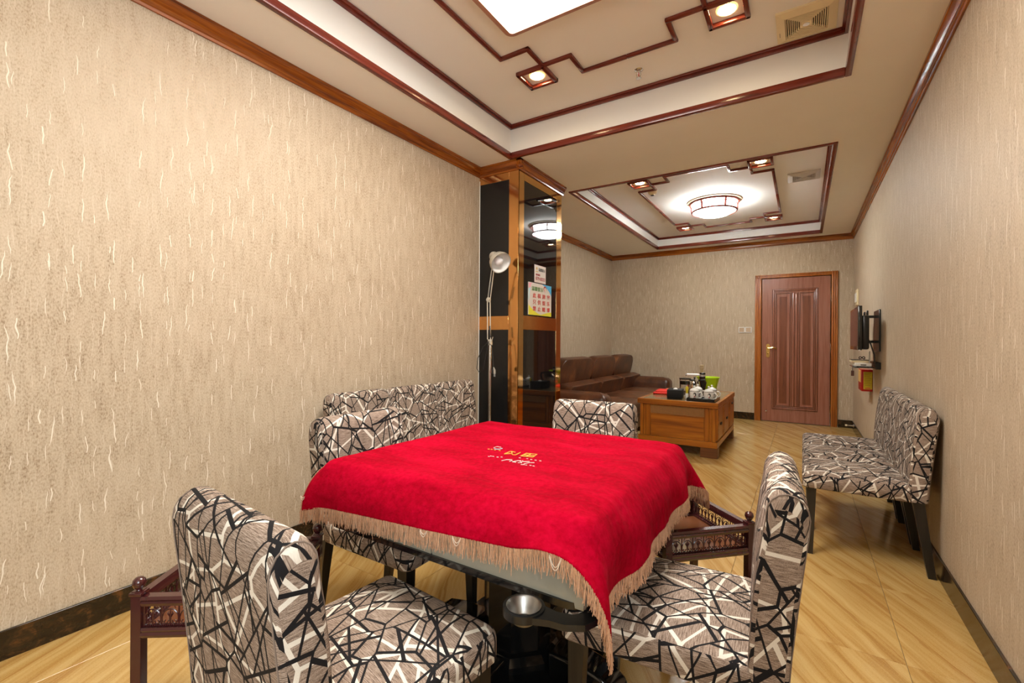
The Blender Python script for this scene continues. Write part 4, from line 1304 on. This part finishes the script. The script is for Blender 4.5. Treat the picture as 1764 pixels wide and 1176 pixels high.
# ================================================================== NOTICES ON THE PILLAR (face x = PX)
NX = PX - 0.0028
def to_side(cy, cz, sy=1.0):      # text plane: local x -> +y, local y -> +z, normal -> +x
    m = Matrix(((0, 0, 1, 0), (1, 0, 0, 0), (0, 1, 0, 0), (0, 0, 0, 1)))
    return T(0, cy, cz) @ m @ Matrix.Diagonal((1, sy, 1, 1))
ns = thing('notice_board', 'colourful notice with twelve red Chinese characters on black pillar glass', 'sign', (NX, 0, 0))
y0, y1, z0, z1 = 3.541, 3.979, 1.443, 1.738
bm = bmn(); box(bm, 0.0, 0.006, y0, y1, z0, z1, 0.0005, 1); obj('board', bm, M['paper'], ns)
X1 = 0.0062
def flat(pts, mat, name, d=0.0):
    bm = bmn(); prism(bm, [(y0 + a * (y1 - y0), z0 + b * (z1 - z0)) for a, b in pts], X1 + d - 0.0006, X1 + d + 0.0002, 'x'); return obj(name, bm, M[mat], ns)
def curve(a, b, c, n=10): return [((1 - t) ** 2 * a[0] + 2 * t * (1 - t) * b[0] + t * t * c[0], (1 - t) ** 2 * a[1] + 2 * t * (1 - t) * b[1] + t * t * c[1]) for t in [k / n for k in range(n + 1)]]
flat([(1, 1)] + curve((0.56, 1), (0.88, 0.90), (1, 0.66)), 'ink_blue', 'blue_corner')
flat([(0.0, 0.98), (0.0, 0.80)] + curve((0.10, 0.86), (0.05, 0.92), (0.16, 0.985)), 'ink_pink', 'pink_corner')
flat([(0.0, 0.80), (0.0, 0.42)] + curve((0.03, 0.55), (0.03, 0.72), (0.10, 0.86)), 'ink_lightblue', 'blue_edge')
flat([(0, 0), (0.62, 0)] + curve((0.62, 0.0), (0.20, 0.08), (0.0, 0.32)), 'ink_yellow', 'yellow_wave')
flat([(0.45, 0.0), (1, 0), (1, 0.14)] + curve((1, 0.14), (0.8, 0.12), (0.45, 0.0))[1:-1], 'ink_yellow', 'yellow_wave', 0.0002)
textmesh('温馨提示', 0.055, M['ink_green'], 'green_heading', ns, T(X1 + 0.001, 0, 0) @ to_side(y0 + 0.37 * (y1 - y0), z0 + 0.81 * (z1 - z0), 0.78), 0.0004)
for r_, row in enumerate(('此棋牌室', '只供娱乐', '禁止赌博')):
    for c_, chx in enumerate(row):
        textmesh(chx, 0.062, M['ink_red'], 'red_character', ns, T(X1 + 0.001, 0, 0) @ to_side(y0 + (0.24 + 0.205 * c_) * (y1 - y0), z0 + (0.600 - 0.205 * r_) * (z1 - z0), 0.76), 0.0006)
bm = bmn(); prism(bm, [(y0 + 0.70 * (y1 - y0) + 0.026 * math.cos(a), z0 + 0.88 * (z1 - z0) + 0.024 * math.sin(a)) for a in [2 * PI * k / 14 for k in range(14)]], X1, X1 + 0.001, 'x'); obj('hair_print', bm, M['ink_deepred'], ns)
bm = bmn(); prism(bm, [(y0 + 0.70 * (y1 - y0) + 0.018 * math.cos(a), z0 + 0.855 * (z1 - z0) + 0.017 * math.sin(a)) for a in [2 * PI * k / 14 for k in range(14)]], X1 + 0.0005, X1 + 0.0016, 'x'); obj('face_print', bm, M['ink_skin'], ns)
bm = bmn(); prism(bm, [(y0 + 0.70 * (y1 - y0) - 0.006, z0 + 0.80 * (z1 - z0)), (y0 + 0.70 * (y1 - y0) + 0.006, z0 + 0.80 * (z1 - z0)), (y0 + 0.70 * (y1 - y0) + 0.004, z0 + 0.75 * (z1 - z0)), (y0 + 0.70 * (y1 - y0) - 0.004, z0 + 0.75 * (z1 - z0))], X1, X1 + 0.001, 'x'); obj('dress_print', bm, M['ink_pink'], ns)

n2 = thing('notice_card', 'small pale card with red phone number above the colourful notice', 'sign', (NX, 0, 0))
ya, yb, za, zb_ = 3.652, 3.868, 1.748, 1.910
bm = bmn(); box(bm, 0.0, 0.003, ya, yb, za, zb_, 0.0004, 1); obj('card', bm, M['paper_pinkish'], n2)
bm = bmn(); box(bm, 0.002, 0.0034, ya + 0.006, yb - 0.006, za + 0.006, zb_ - 0.008); obj('card_face', bm, M['paper'], n2)
yw, zw = yb - ya, zb_ - za
textmesh('温馨提示', 0.032, M['ink_dark'], 'black_heading', n2, T(0.0044, 0, 0) @ to_side(ya + 0.63 * yw, za + 0.74 * zw), 0.0002)
textmesh('服务热线', 0.020, M['ink_deepred'], 'red_caption', n2, T(0.0044, 0, 0) @ to_side(ya + 0.29 * yw, za + 0.44 * zw), 0.0004)
textmesh('87918333', 0.045, M['ink_deepred'], 'phone_number', n2, T(0.0044, 0, 0) @ to_side(ya + 0.51 * yw, za + 0.22 * zw), 0.0006)
bm = bmn(); lathe(bm, [(0.013, 0.0), (0.013, 0.0012)], 14, T(0.0036, ya + 0.18 * yw, za + 0.80 * zw) @ RY(PI / 2)); box(bm, 0.0036, 0.0044, ya + 0.08 * yw, ya + 0.29 * yw, za + 0.60 * zw, za + 0.64 * zw); obj('gold_logo', bm, M['ink_gold'], n2)

# ================================================================== SOFA
sf = thing('sofa', 'three-seat brown leather sofa along the wall behind the pillar', 'sofa', (0, 0, 0))
SX0, SX1 = XA + 0.025, -1.90
ys = [5.13, 6.07, 6.99, 7.78]
ys = [5.27, 6.19, 7.11, 8.00]
bm = bmn(); box(bm, SX0 + 0.02, SX1 + 0.06, 4.93, 8.01, 0.06, 0.26, 0.03, 3); obj('base', bm, M['leather'], sf)
for k in range(3):
    a, b = ys[k] + 0.004, ys[k + 1] - 0.004
    if k == 0: a = 5.14
    bm = bmn(); cushion(bm, SX0 + 0.42, SX1 + 0.08, a, min(b, 7.745), 0.26, 0.435, 0.055, 0.03, 0.05); obj('seat_cushion', bm, M['leather'], sf)
    # reclining back: a lumbar roll and a head cushion, both leaning
    bm = bmn(); mt = T(SX0 + 0.47, 0, 0.40) @ RY(math.radians(-76)); cushion(bm, 0.0, 0.30, a, b, -0.10, 0.085, 0.075, 0.03, 0.06, mt=T(SX0 + 0.37, 0, 0.385) @ RY(math.radians(-72)))
    obj('lumbar_cushion', bm, M['leather'], sf)
    bm = bmn(); cushion(bm, 0.0, 0.395, a, b, -0.11, 0.075, 0.095, 0.03, 0.17, mt=T(SX0 + 0.245, 0, 0.61) @ RY(math.radians(-78)))
    obj('back_cushion', bm, M['leather'], sf)
for a, b in ((4.88, 5.135), (7.75, 8.03)):
    bm = bmn(); cushion(bm, SX0 + 0.12, SX1 + 0.04, a, b, 0.10, 0.605, 0.10, 0.012, 0.07); obj('armrest', bm, M['leather'], sf)
for x in (SX0 + 0.12, SX1 - 0.05):
    for y in (5.0, 7.92):
        bm = bmn(); frustum(bm, (x, y, 0), (0.025, 0.025), (x, y, 0.08), (0.035, 0.035)); obj('foot', bm, M['leg'], sf, smooth=0)

# ================================================================== COFFEE TABLE
CX0, CX1, CY0, CY1, CZ = -1.567, -0.730, 5.092, 6.430, 0.575
ct = thing('coffee_table', 'honey-coloured wooden coffee table cabinet with cane strip and drawers', 'table', (0, 0, 0))
bm = bmn(); fw_ = 0.036
for b in ((CX0, CX1, CY0, CY0 + fw_), (CX0, CX1, CY1 - fw_, CY1), (CX0, CX0 + fw_, CY0 + fw_, CY1 - fw_), (CX1 - fw_, CX1, CY0 + fw_, CY1 - fw_)):
    box(bm, *b, CZ - 0.055, CZ, 0.003, 1)
obj('top_frame', bm, M['cab_x'], ct)
bm = bmn(); box(bm, CX0 + fw_, CX1 - fw_, CY0 + fw_, CY1 - fw_, CZ - 0.05, CZ - 0.002); obj('top_inlay', bm, M['cab_glass'], ct)
bx0, bx1, by0, by1 = CX0 + 0.025, CX1 - 0.025, CY0 + 0.025, CY1 - 0.025
bm = bmn(); box(bm, bx0, bx1, by0 + 0.012, by1, 0.165, CZ - 0.05, 0.002, 1); obj('body', bm, M['cab_z'], ct)
bm = bmn(); box(bm, CX0 + 0.008, CX1 - 0.008, CY0 + 0.004, CY1 - 0.004, 0.105, 0.168, 0.004, 1); obj('plinth', bm, M['cab_x'], ct)
for x in (CX0 + 0.09, CX1 - 0.09):
    for y in (CY0 + 0.07, CY1 - 0.07):
        bm = bmn(); box(bm, x - 0.085, x + 0.085, y - 0.055, y + 0.055, 0.0, 0.106, 0.003, 1); obj('foot', bm, M['cab_foot'], ct)
# front face (towards the card table)
yf = by0
bm = bmn(); box(bm, bx0 + 0.118, bx1 - 0.118, yf + 0.004, yf + 0.014, 0.17, 0.415, 0.001, 1); obj('front_panel', bm, M['cab_x'], ct)
for s in (0, 1):
    for k, (w0, w1, dp) in enumerate(((0.0, 0.034, 0.0), (0.040, 0.062, 0.003), (0.068, 0.112, 0.0))):
        a, b = (bx0 + w0, bx0 + w1) if s == 0 else (bx1 - w1, bx1 - w0)
        bm = bmn(); box(bm, a, b, yf + dp, yf + 0.014, 0.168, CZ - 0.054, 0.002, 1); obj('stile', bm, M['cab_z'], ct)
bm = bmn(); box(bm, bx0 + 0.118, bx1 - 0.118, yf + 0.010, yf + 0.014, 0.420, CZ - 0.070); obj('cane_back', bm, M['cane_dark'], ct)
bm = bmn()
n_ = 46
for k in range(n_ + 1):
    x = bx0 + 0.118 + (bx1 - bx0 - 0.236) * k / n_
    box(bm, x - 0.0028, x + 0.0028, yf + 0.006, yf + 0.0105, 0.420, CZ - 0.070)
for k in range(8):
    z = 0.422 + (CZ - 0.074 - 0.422) * k / 7
    box(bm, bx0 + 0.118, bx1 - 0.118, yf + 0.005, yf + 0.0095, z - 0.0022, z + 0.0022)
o = obj('cane_lattice', bm, M['cane'], ct, smooth=0); o['kind'] = 'stuff'
# aisle face: drawers and doors
xs_ = bx1
for k, (a, b) in enumerate(((CY0 + 0.03, CY0 + 0.42), (CY0 + 0.435, CY0 + 0.90), (CY0 + 0.915, CY1 - 0.03))):
    bm = bmn(); box(bm, xs_ - 0.002, xs_ + 0.018, a, b, 0.185, CZ - 0.062, 0.003, 1); d = obj('door', bm, M['cab_z'], ct)
    bm = bmn()
    for f in ((a + 0.015, a + 0.05, 0.20, CZ - 0.08), (b - 0.05, b - 0.015, 0.20, CZ - 0.08)):
        box(bm, xs_ + 0.016, xs_ + 0.022, f[0], f[1], f[2], f[3], 0.002, 1)
    obj('door_frame', bm, M['cab_y'], d)
    bm = bmn(); ym, zk = (a + b) / 2, (0.46 if k == 2 else 0.34)
    box(bm, xs_ + 0.016, xs_ + 0.030, ym - 0.035, ym + 0.035, zk - 0.012, zk + 0.012, 0.004, 2); obj('handle', bm, M['ink_dark'], d)

# ---- things on the coffee table
ZT = CZ
tbx = thing('tissue_box', 'black tissue box with a white tissue tuft on the coffee table', 'tissue box', (-1.215, 5.355, ZT), 0.12)
bm = bmn(); box(bm, -0.078, 0.078, -0.120, 0.120, 0, 0.098, 0.004, 2); obj('body', bm, M['blackmatte'], tbx)
bm = bmn(); lathe(bm, [(0.026, 0.094), (0.022, 0.104), (0.012, 0.112), (0, 0.114)], 9); obj('tissue', bm, M['tissue'], tbx)
rc = thing('folded_cloth', 'folded red cloth at the sofa-side edge of the coffee table', 'cloth', (-1.435, 5.80, ZT), 0.1)
bm = bmn(); cushion(bm, -0.12, 0.13, -0.20, 0.16, 0.0, 0.022, 0.010, 0.006, 0.02); obj('lower_fold', bm, M['redcloth'], rc)
bm = bmn(); cushion(bm, -0.10, 0.12, -0.15, 0.15, 0.021, 0.036, 0.007, 0.004, 0.02); obj('upper_fold', bm, M['redcloth'], rc)

ty = thing('tea_tray', 'black rectangular tea tray under four white lidded mugs', 'tray', (-0.915, 5.345, ZT), 0.0)
bm = bmn(); box(bm, -0.135, 0.135, -0.185, 0.185, 0.0, 0.012, 0.003, 1); obj('bottom', bm, M['blackplastic'], ty)
bm = bmn()
for b in ((-0.14, -0.128, -0.19, 0.19), (0.128, 0.14, -0.19, 0.19), (-0.128, 0.128, -0.19, -0.178), (-0.128, 0.128, 0.178, 0.19)):
    box(bm, *b, 0.0, 0.032, 0.003, 1)
obj('rim', bm, M['blackplastic'], ty)
def mug_parts(t):
    bm = bmn(); lathe(bm, [(0.046, 0.0), (0.052, 0.006), (0.056, 0.05), (0.058, 0.096), (0.055, 0.096), (0.052, 0.05), (0.046, 0.010), (0, 0.010)], 28); obj('cup', bm, M['white_enamel'], t)
    bm = bmn(); tube(bm, [(0.0585 * math.cos(2 * PI * k / 28), 0.0585 * math.sin(2 * PI * k / 28), 0.0965) for k in range(28)], 0.0022, 5, closed=True); obj('rim', bm, M['ink_dark'], t)
    bm = bmn(); tube(bm, [(0.050, 0, 0.082), (0.080, 0, 0.086), (0.098, 0, 0.066), (0.092, 0, 0.036), (0.070, 0, 0.016), (0.050, 0, 0.014)], 0.0075, 8); obj('handle', bm, M['white_enamel'], t)
    bm = bmn(); lathe(bm, [(0.057, 0.098), (0.056, 0.103), (0.040, 0.122), (0.015, 0.132), (0.008, 0.136)], 28); l = obj('lid', bm, M['white_enamel'], t)
    bm = bmn(); lathe(bm, [(0.007, 0.133), (0.006, 0.140), (0.012, 0.147), (0.013, 0.154), (0.008, 0.161), (0, 0.162)], 14); obj('knob', bm, M['white_enamel'], l)
    # printed emblem: a head with dark hair and a red collar
    def patch(a0, z0_, ra, rz2, mat, name, d):
        bm = bmn(); R = 0.0575 + d
        c = bm.verts.new((R * math.cos(a0), R * math.sin(a0), z0_))
        rg = [bm.verts.new((R * math.cos(a0 + ra * math.cos(q)), R * math.sin(a0 + ra * math.cos(q)), z0_ + rz2 * math.sin(q))) for q in [2 * PI * k / 14 for k in range(14)]]
        for k in range(14): bm.faces.new((c, rg[k], rg[(k + 1) % 14]))
        ext = bmesh.ops.extrude_face_region(bm, geom=bm.faces[:])
        vs = [v for v in ext['geom'] if isinstance(v, bmesh.types.BMVert)]
        for v in vs: v.co.x *= 0.985; v.co.y *= 0.985
        obj(name, bm, M[mat], t)
    patch(-PI / 2 + 0.42, 0.060, 0.30, 0.023, 'ink_dark', 'hair_print', 0.0010)
    patch(-PI / 2 + 0.34, 0.054, 0.17, 0.016, 'white_enamel', 'face_print', 0.0018)
    patch(-PI / 2 + 0.40, 0.036, 0.14, 0.006, 'ink_deepred', 'collar_print', 0.0022)
    bm = bmn()
    for k in range(6):
        a = -PI / 2 + 0.15 + 0.09 * k
        box(bm, -0.0016, 0.0016, -0.0025, 0.0025, 0.016, 0.023, mt=RZ(a) @ T(0.0535, 0, 0))
    obj('lettering', bm, M['ink_dark'], t)
mg = thing('lidded_mug', 'white enamel mug with portrait print, front of tray beside the tissue box', 'mug', (-0.992, 5.240, ZT + 0.012), -0.15, 'white lidded mugs')
mug_parts(mg)
for o_ in list(mg.children):
    o_.data.transform(Matrix.Diagonal((0.87, 0.87, 0.92, 1)))
    for q_ in o_.children: q_.data.transform(Matrix.Diagonal((0.87, 0.87, 0.92, 1)))
dup(mg, (-0.846, 5.240, ZT + 0.012), -0.15, 'white enamel mug at the tray corner over the table drawers', 'white lidded mugs')
dup(mg, (-0.992, 5.440, ZT + 0.012), 0.05, 'white lidded mug at back of tray, in front of the steel kettle', 'white lidded mugs')
dup(mg, (-0.846, 5.440, ZT + 0.012), 0.05, 'white lidded mug at back of tray, in front of the lime bowl', 'white lidded mugs')

yb_ = thing('seasoning_bottle', 'small white bottle with yellow cap beside the tea tray', 'bottle', (-1.085, 5.33, ZT))
bm = bmn(); lathe(bm, [(0.018, 0.0), (0.019, 0.004), (0.017, 0.055), (0.012, 0.062)], 16); obj('body', bm, M['whiteplastic'], yb_)
bm = bmn(); lathe(bm, [(0.012, 0.060), (0.013, 0.085), (0.017, 0.105), (0.018, 0.122), (0.012, 0.136), (0, 0.139)], 16); obj('cap', bm, M['yellow'], yb_)

jr = thing('glass_teapot', 'tall glass tea jug with black lid and handle beside the tissue box', 'jug', (-1.175, 5.66, ZT))
bm = bmn(); lathe(bm, [(0.060, 0.0), (0.063, 0.006), (0.060, 0.11), (0.063, 0.195), (0.060, 0.195), (0.057, 0.11), (0.060, 0.010), (0, 0.010)], 28); obj('glass_body', bm, M['glass'], jr)
bm = bmn(); lathe(bm, [(0.055, 0.011), (0.055, 0.06), (0, 0.06)], 24); obj('tea', bm, M['tea'], jr)
bm = bmn(); lathe(bm, [(0.062, 0.190), (0.066, 0.195), (0.066, 0.205), (0.0, 0.212)], 28); obj('lid', bm, M['blackplastic'], jr)
bm = bmn(); lathe(bm, [(0.050, 0.13), (0.056, 0.135), (0.056, 0.165), (0.05, 0.17)], 24); obj('strainer', bm, M['blackplastic'], jr)
bm = bmn(); tube(bm, [(0.060, 0.0, 0.185), (0.105, 0, 0.185), (0.115, 0, 0.15), (0.090, 0, 0.08), (0.062, 0, 0.05)], [0.012, 0.012, 0.012, 0.010, 0.009], 8); obj('handle', bm, M['blackplastic'], jr)

kt = thing('steel_kettle', 'shiny steel kettle with black handle behind the mugs', 'kettle', (-1.120, 5.93, ZT))
bm = bmn(); lathe(bm, [(0.066, 0.0), (0.070, 0.01), (0.066, 0.10), (0.055, 0.16), (0.045, 0.178), (0.012, 0.186), (0, 0.186)], 28); obj('body', bm, M['chrome'], kt)
bm = bmn(); lathe(bm, [(0.009, 0.184), (0.012, 0.196), (0.006, 0.204), (0, 0.205)], 12); obj('lid_knob', bm, M['blackplastic'], kt)
bm = bmn(); tube(bm, [(0.05, 0, 0.165), (0.115, 0.0, 0.175), (0.125, 0, 0.14), (0.115, 0, 0.06)], [0.010, 0.014, 0.014, 0.008], 8); obj('handle', bm, M['blackplastic'], kt)
bm = bmn(); tube(bm, [(-0.055, 0, 0.09), (-0.09, 0, 0.13), (-0.105, 0, 0.16)], [0.018, 0.013, 0.009], 8); obj('spout', bm, M['chrome'], kt)

pu = thing('water_pump', 'black cylindrical water dispenser tap with white swing spout', 'dispenser', (-1.060, 6.10, ZT))
bm = bmn(); lathe(bm, [(0.036, 0.0), (0.034, 0.01), (0.034, 0.195), (0.036, 0.20)], 24); obj('column', bm, M['blackplastic'], pu)
bm = bmn(); lathe(bm, [(0.0355, 0.20), (0.0355, 0.228)], 24); obj('steel_band', bm, M['silver'], pu)
bm = bmn(); lathe(bm, [(0.036, 0.227), (0.036, 0.245), (0.030, 0.250), (0, 0.250)], 24); obj('cap', bm, M['blackplastic'], pu)
bm = bmn(); tube(bm, [(-0.03, -0.01, 0.220), (-0.175, -0.05, 0.222)], 0.016, 10); obj('spout', bm, M['whiteplastic'], pu)
bm = bmn(); tube(bm, [(-0.172, -0.05, 0.222), (-0.192, -0.055, 0.214)], 0.012, 8); obj('nozzle', bm, M['steel'], pu)

gb = thing('lime_bowl', 'lime green plastic bin behind the black water tap', 'bowl', (-1.020, 6.270, ZT))
bm = bmn(); lathe(bm, [(0.088, 0.0), (0.092, 0.004), (0.128, 0.175), (0.136, 0.178), (0.136, 0.186), (0.126, 0.184), (0.086, 0.010), (0, 0.010)], 36); obj('body', bm, M['lime'], gb)
bm = bmn(); tube(bm, [(0.134 * math.cos(2 * PI * k / 36), 0.134 * math.sin(2 * PI * k / 36), 0.184) for k in range(36)], 0.005, 6, closed=True); obj('rim', bm, M['lime'], gb)
pd = thing('tan_paddle', 'flat tan paddle standing upright in the lime bin', 'paddle', (-1.105, 6.30, ZT + 0.012), 0.3)
bm = bmn(); box(bm, -0.020, 0.020, -0.006, 0.006, 0.0, 0.27, 0.003, 1); obj('handle', bm, M['tan'], pd)
bm = bmn(); box(bm, -0.025, 0.025, -0.008, 0.008, 0.27, 0.325, 0.004, 1); obj('blade', bm, M['tan'], pd)

# ================================================================== TELEVISION WALL
tv = thing('television', 'flat black television on a wall arm above the red box', 'television', (0, 0, 0))
tx, ta, tb_, tz0, tz1 = 0.418, 5.16, 5.96, 1.142, 1.545
bm = bmn(); box(bm, tx, tx + 0.030, ta, tb_, tz0, tz1, 0.004, 2); obj('bezel', bm, M['blackgloss'], tv)
bm = bmn(); box(bm, tx - 0.0012, tx + 0.003, ta + 0.022, tb_ - 0.022, tz0 + 0.035, tz1 - 0.022); obj('screen', bm, M['tvscreen'], tv)
bm = bmn(); box(bm, tx + 0.028, tx + 0.085, ta + 0.035, tb_ - 0.035, tz0 + 0.006, tz1 - 0.085, 0.016, 2); obj('back_cover', bm, M['blackplastic'], tv)
bm = bmn()
for y in (ta + 0.28, tb_ - 0.28): box(bm, tx + 0.084, tx + 0.100, y - 0.012, y + 0.012, tz0 + 0.04, tz1 - 0.03, 0.002, 1)
for z in (1.22, 1.46): box(bm, tx + 0.098, XR - 0.012, 5.52, 5.58, z - 0.012, z + 0.012, 0.003, 1)
obj('mount_arm', bm, M['blackplastic'], tv)
bm = bmn(); box(bm, XR - 0.014, XR - 0.001, 5.36, 5.74, 1.13, 1.52, 0.002, 1); obj('wall_plate', bm, M['blackplastic'], tv)
bm = bmn(); box(bm, tx + 0.004, tx + 0.018, ta - 0.001, ta + 0.012, tz0 - 0.006, tz0 + 0.006, 0.002, 1); obj('indicator_light', bm, M['whiteplastic'], tv)
bm = bmn(); box(bm, tx + 0.044, tx + 0.050, ta + 0.056, ta + 0.061, tz0 + 0.05, tz0 + 0.13); obj('side_ports', bm, M['cream_plastic'], tv)
bm = bmn(); tube(bm, [(tx + 0.07, ta + 0.10, 1.27), (tx + 0.10, ta + 0.09, 1.20), (tx + 0.125, ta + 0.08, 1.10), (tx + 0.13, ta + 0.10, 1.03)], 0.006, 6); obj('cable', bm, M['cable'], tv)

shf = thing('wall_shelf', 'black wall bracket shelf holding the set-top boxes', 'shelf', (0, 0, 0))
bm = bmn(); box(bm, 0.405, XR - 0.03, 5.34, 5.86, 0.975, 0.985, 0.002, 1); obj('plate', bm, M['blackgloss'], shf)
bm = bmn(); box(bm, XR - 0.04, XR - 0.001, 5.33, 5.87, 0.965, 1.03, 0.003, 1); obj('bracket', bm, M['blackplastic'], shf)
stb = thing('set_top_box', 'white set-top box lying on the black wall shelf', 'media box', (0.475, 5.52, 0.985))
bm = bmn(); box(bm, -0.062, 0.062, -0.165, 0.165, 0.004, 0.036, 0.003, 1); obj('case', bm, M['whiteplastic'], stb)
bm = bmn(); box(bm, -0.020, 0.022, -0.1665, -0.164, 0.014, 0.022); obj('front_mark', bm, M['ink_dark'], stb)
bm = bmn()
for a in (-0.04, 0.04):
    for b in (-0.13, 0.13): box(bm, a - 0.008, a + 0.008, b - 0.008, b + 0.008, 0, 0.005)
obj('feet', bm, M['ink_dark'], stb)
rt_ = thing('router', 'cream router box with upright white antenna on top of the set-top box', 'router', (0.462, 5.56, 1.021))
bm = bmn(); box(bm, -0.068, 0.060, -0.14, 0.14, 0.0, 0.022, 0.003, 1); obj('case', bm, M['cream_plastic'], rt_)
bm = bmn(); box(bm, -0.070, 0.062, -0.142, 0.142, 0.022, 0.026, 0.001, 1); obj('cover', bm, M['blackplastic'], rt_)
bm = bmn(); box(bm, 0.0605, 0.070, -0.135, -0.120, 0.0, 0.110, 0.002, 1); obj('antenna', bm, M['whiteplastic'], rt_)
wr = tag(obj('cable_bundle', (lambda b: (tube(b, [(0.47 + 0.022 * math.cos(a), 5.42 + 0.02 * math.sin(a), 1.056 + 0.012 * math.sin(2 * a) + 0.012) for a in [0.45 * k for k in range(40)]], 0.004, 5), b)[1])(bmn()), M['cable']), 'coiled black cable lying on the router under the television', 'cable')
tg = thing('hanging_tag', 'small brown tag hanging from the wall shelf corner', 'tag', (0.398, 5.40, 0))
bm = bmn(); tube(bm, [(0.008, 0, 0.984), (0.001, 0, 0.982), (0, 0, 0.945)], 0.003, 5); obj('string', bm, M['cable'], tg)
bm = bmn(); box(bm, -0.012, 0.012, -0.006, 0.006, 0.895, 0.946, 0.003, 1); obj('tassel', bm, M['brown_tag'], tg)

rb = thing('fire_mask_box', 'red wall box with yellow instruction label under the shelf', 'box', (0, 0, 0))
bx_, by_ = 0.508, 5.90
bm = bmn(); box(bm, bx_, XR - 0.001, by_, by_ + 0.30, 0.712, 0.935, 0.006, 2); obj('case', bm, M['red'], rb)
bm = bmn(); box(bm, bx_ + 0.018, XR - 0.006, by_ - 0.002, by_ + 0.004, 0.735, 0.912, 0.001, 1); obj('label', bm, M['yellow'], rb)
bm = bmn()
for k in range(8):
    z = 0.900 - k * 0.018
    box(bm, bx_ + 0.026 + 0.004 * (k % 2), XR - 0.014 - 0.006 * (k % 3), by_ - 0.0026, by_ - 0.0016, z - 0.0025, z + 0.0025 + (0.003 if k == 0 else 0))
obj('label_lines', bm, M['ink_olive'], rb)
bm = bmn(); box(bm, bx_ + 0.030, XR - 0.020, by_ - 0.0026, by_ - 0.0016, 0.741, 0.749); obj('label_red_line', bm, M['ink_red'], rb)
bm = bmn(); box(bm, bx_ - 0.003, bx_ + 0.002, by_ + 0.04, by_ + 0.26, 0.80, 0.925, 0.001, 1); obj('window', bm, M['ink_gold'], rb)

pl = thing('wall_plate', 'pale blank wall plate above the television', 'wall plate', (0, 0, 0))
bm = bmn(); box(bm, XR - 0.022, XR - 0.001, 7.35, 7.56, 1.70, 1.91, 0.004, 1); obj('plate', bm, M['cream_plastic'], pl)
bm = bmn(); box(bm, XR - 0.034, XR - 0.021, 7.39, 7.52, 1.74, 1.86, 0.004, 1); obj('cover', bm, M['whiteplastic'], pl)

for k, x in enumerate((-0.822, -0.727)):
    t = thing('light_switch', ('white-framed light switch, the one away from the door', 'white-framed light switch next to the door casing')[k], 'light switch', (x, YB, 1.407), 0, 'pair of light switches')
    bm = bmn()
    for b in ((-0.045, -0.034, -0.045, 0.045), (0.034, 0.045, -0.045, 0.045), (-0.034, 0.034, -0.045, -0.034), (-0.034, 0.034, 0.034, 0.045)):
        box(bm, b[0], b[1], -0.011, 0.0, b[2], b[3], 0.002, 1)
    obj('frame', bm, M['whiteplastic'], t)
    bm = bmn(); box(bm, -0.034, 0.034, -0.008, 0.0, -0.034, 0.034, 0.002, 1); obj('rocker', bm, M['switch'], t)

ds = thing('door_stop', 'small metal door stop sticking out of the baseboard', 'door stop', (XR - 0.012, 7.80, 0.075))
bm = bmn(); tube(bm, [(0, 0, 0), (-0.075, 0, 0)], 0.008, 8); obj('rod', bm, M['steel'], ds)
bm = bmn(); lathe(bm, [(0.020, 0.0), (0.018, 0.006), (0.008, 0.010)], 12, RY(-PI / 2)); obj('flange', bm, M['steel'], ds)
bm = bmn(); tube(bm, [(-0.072, 0, 0), (-0.095, 0, 0)], 0.012, 10); obj('bumper', bm, M['cream_plastic'], ds)
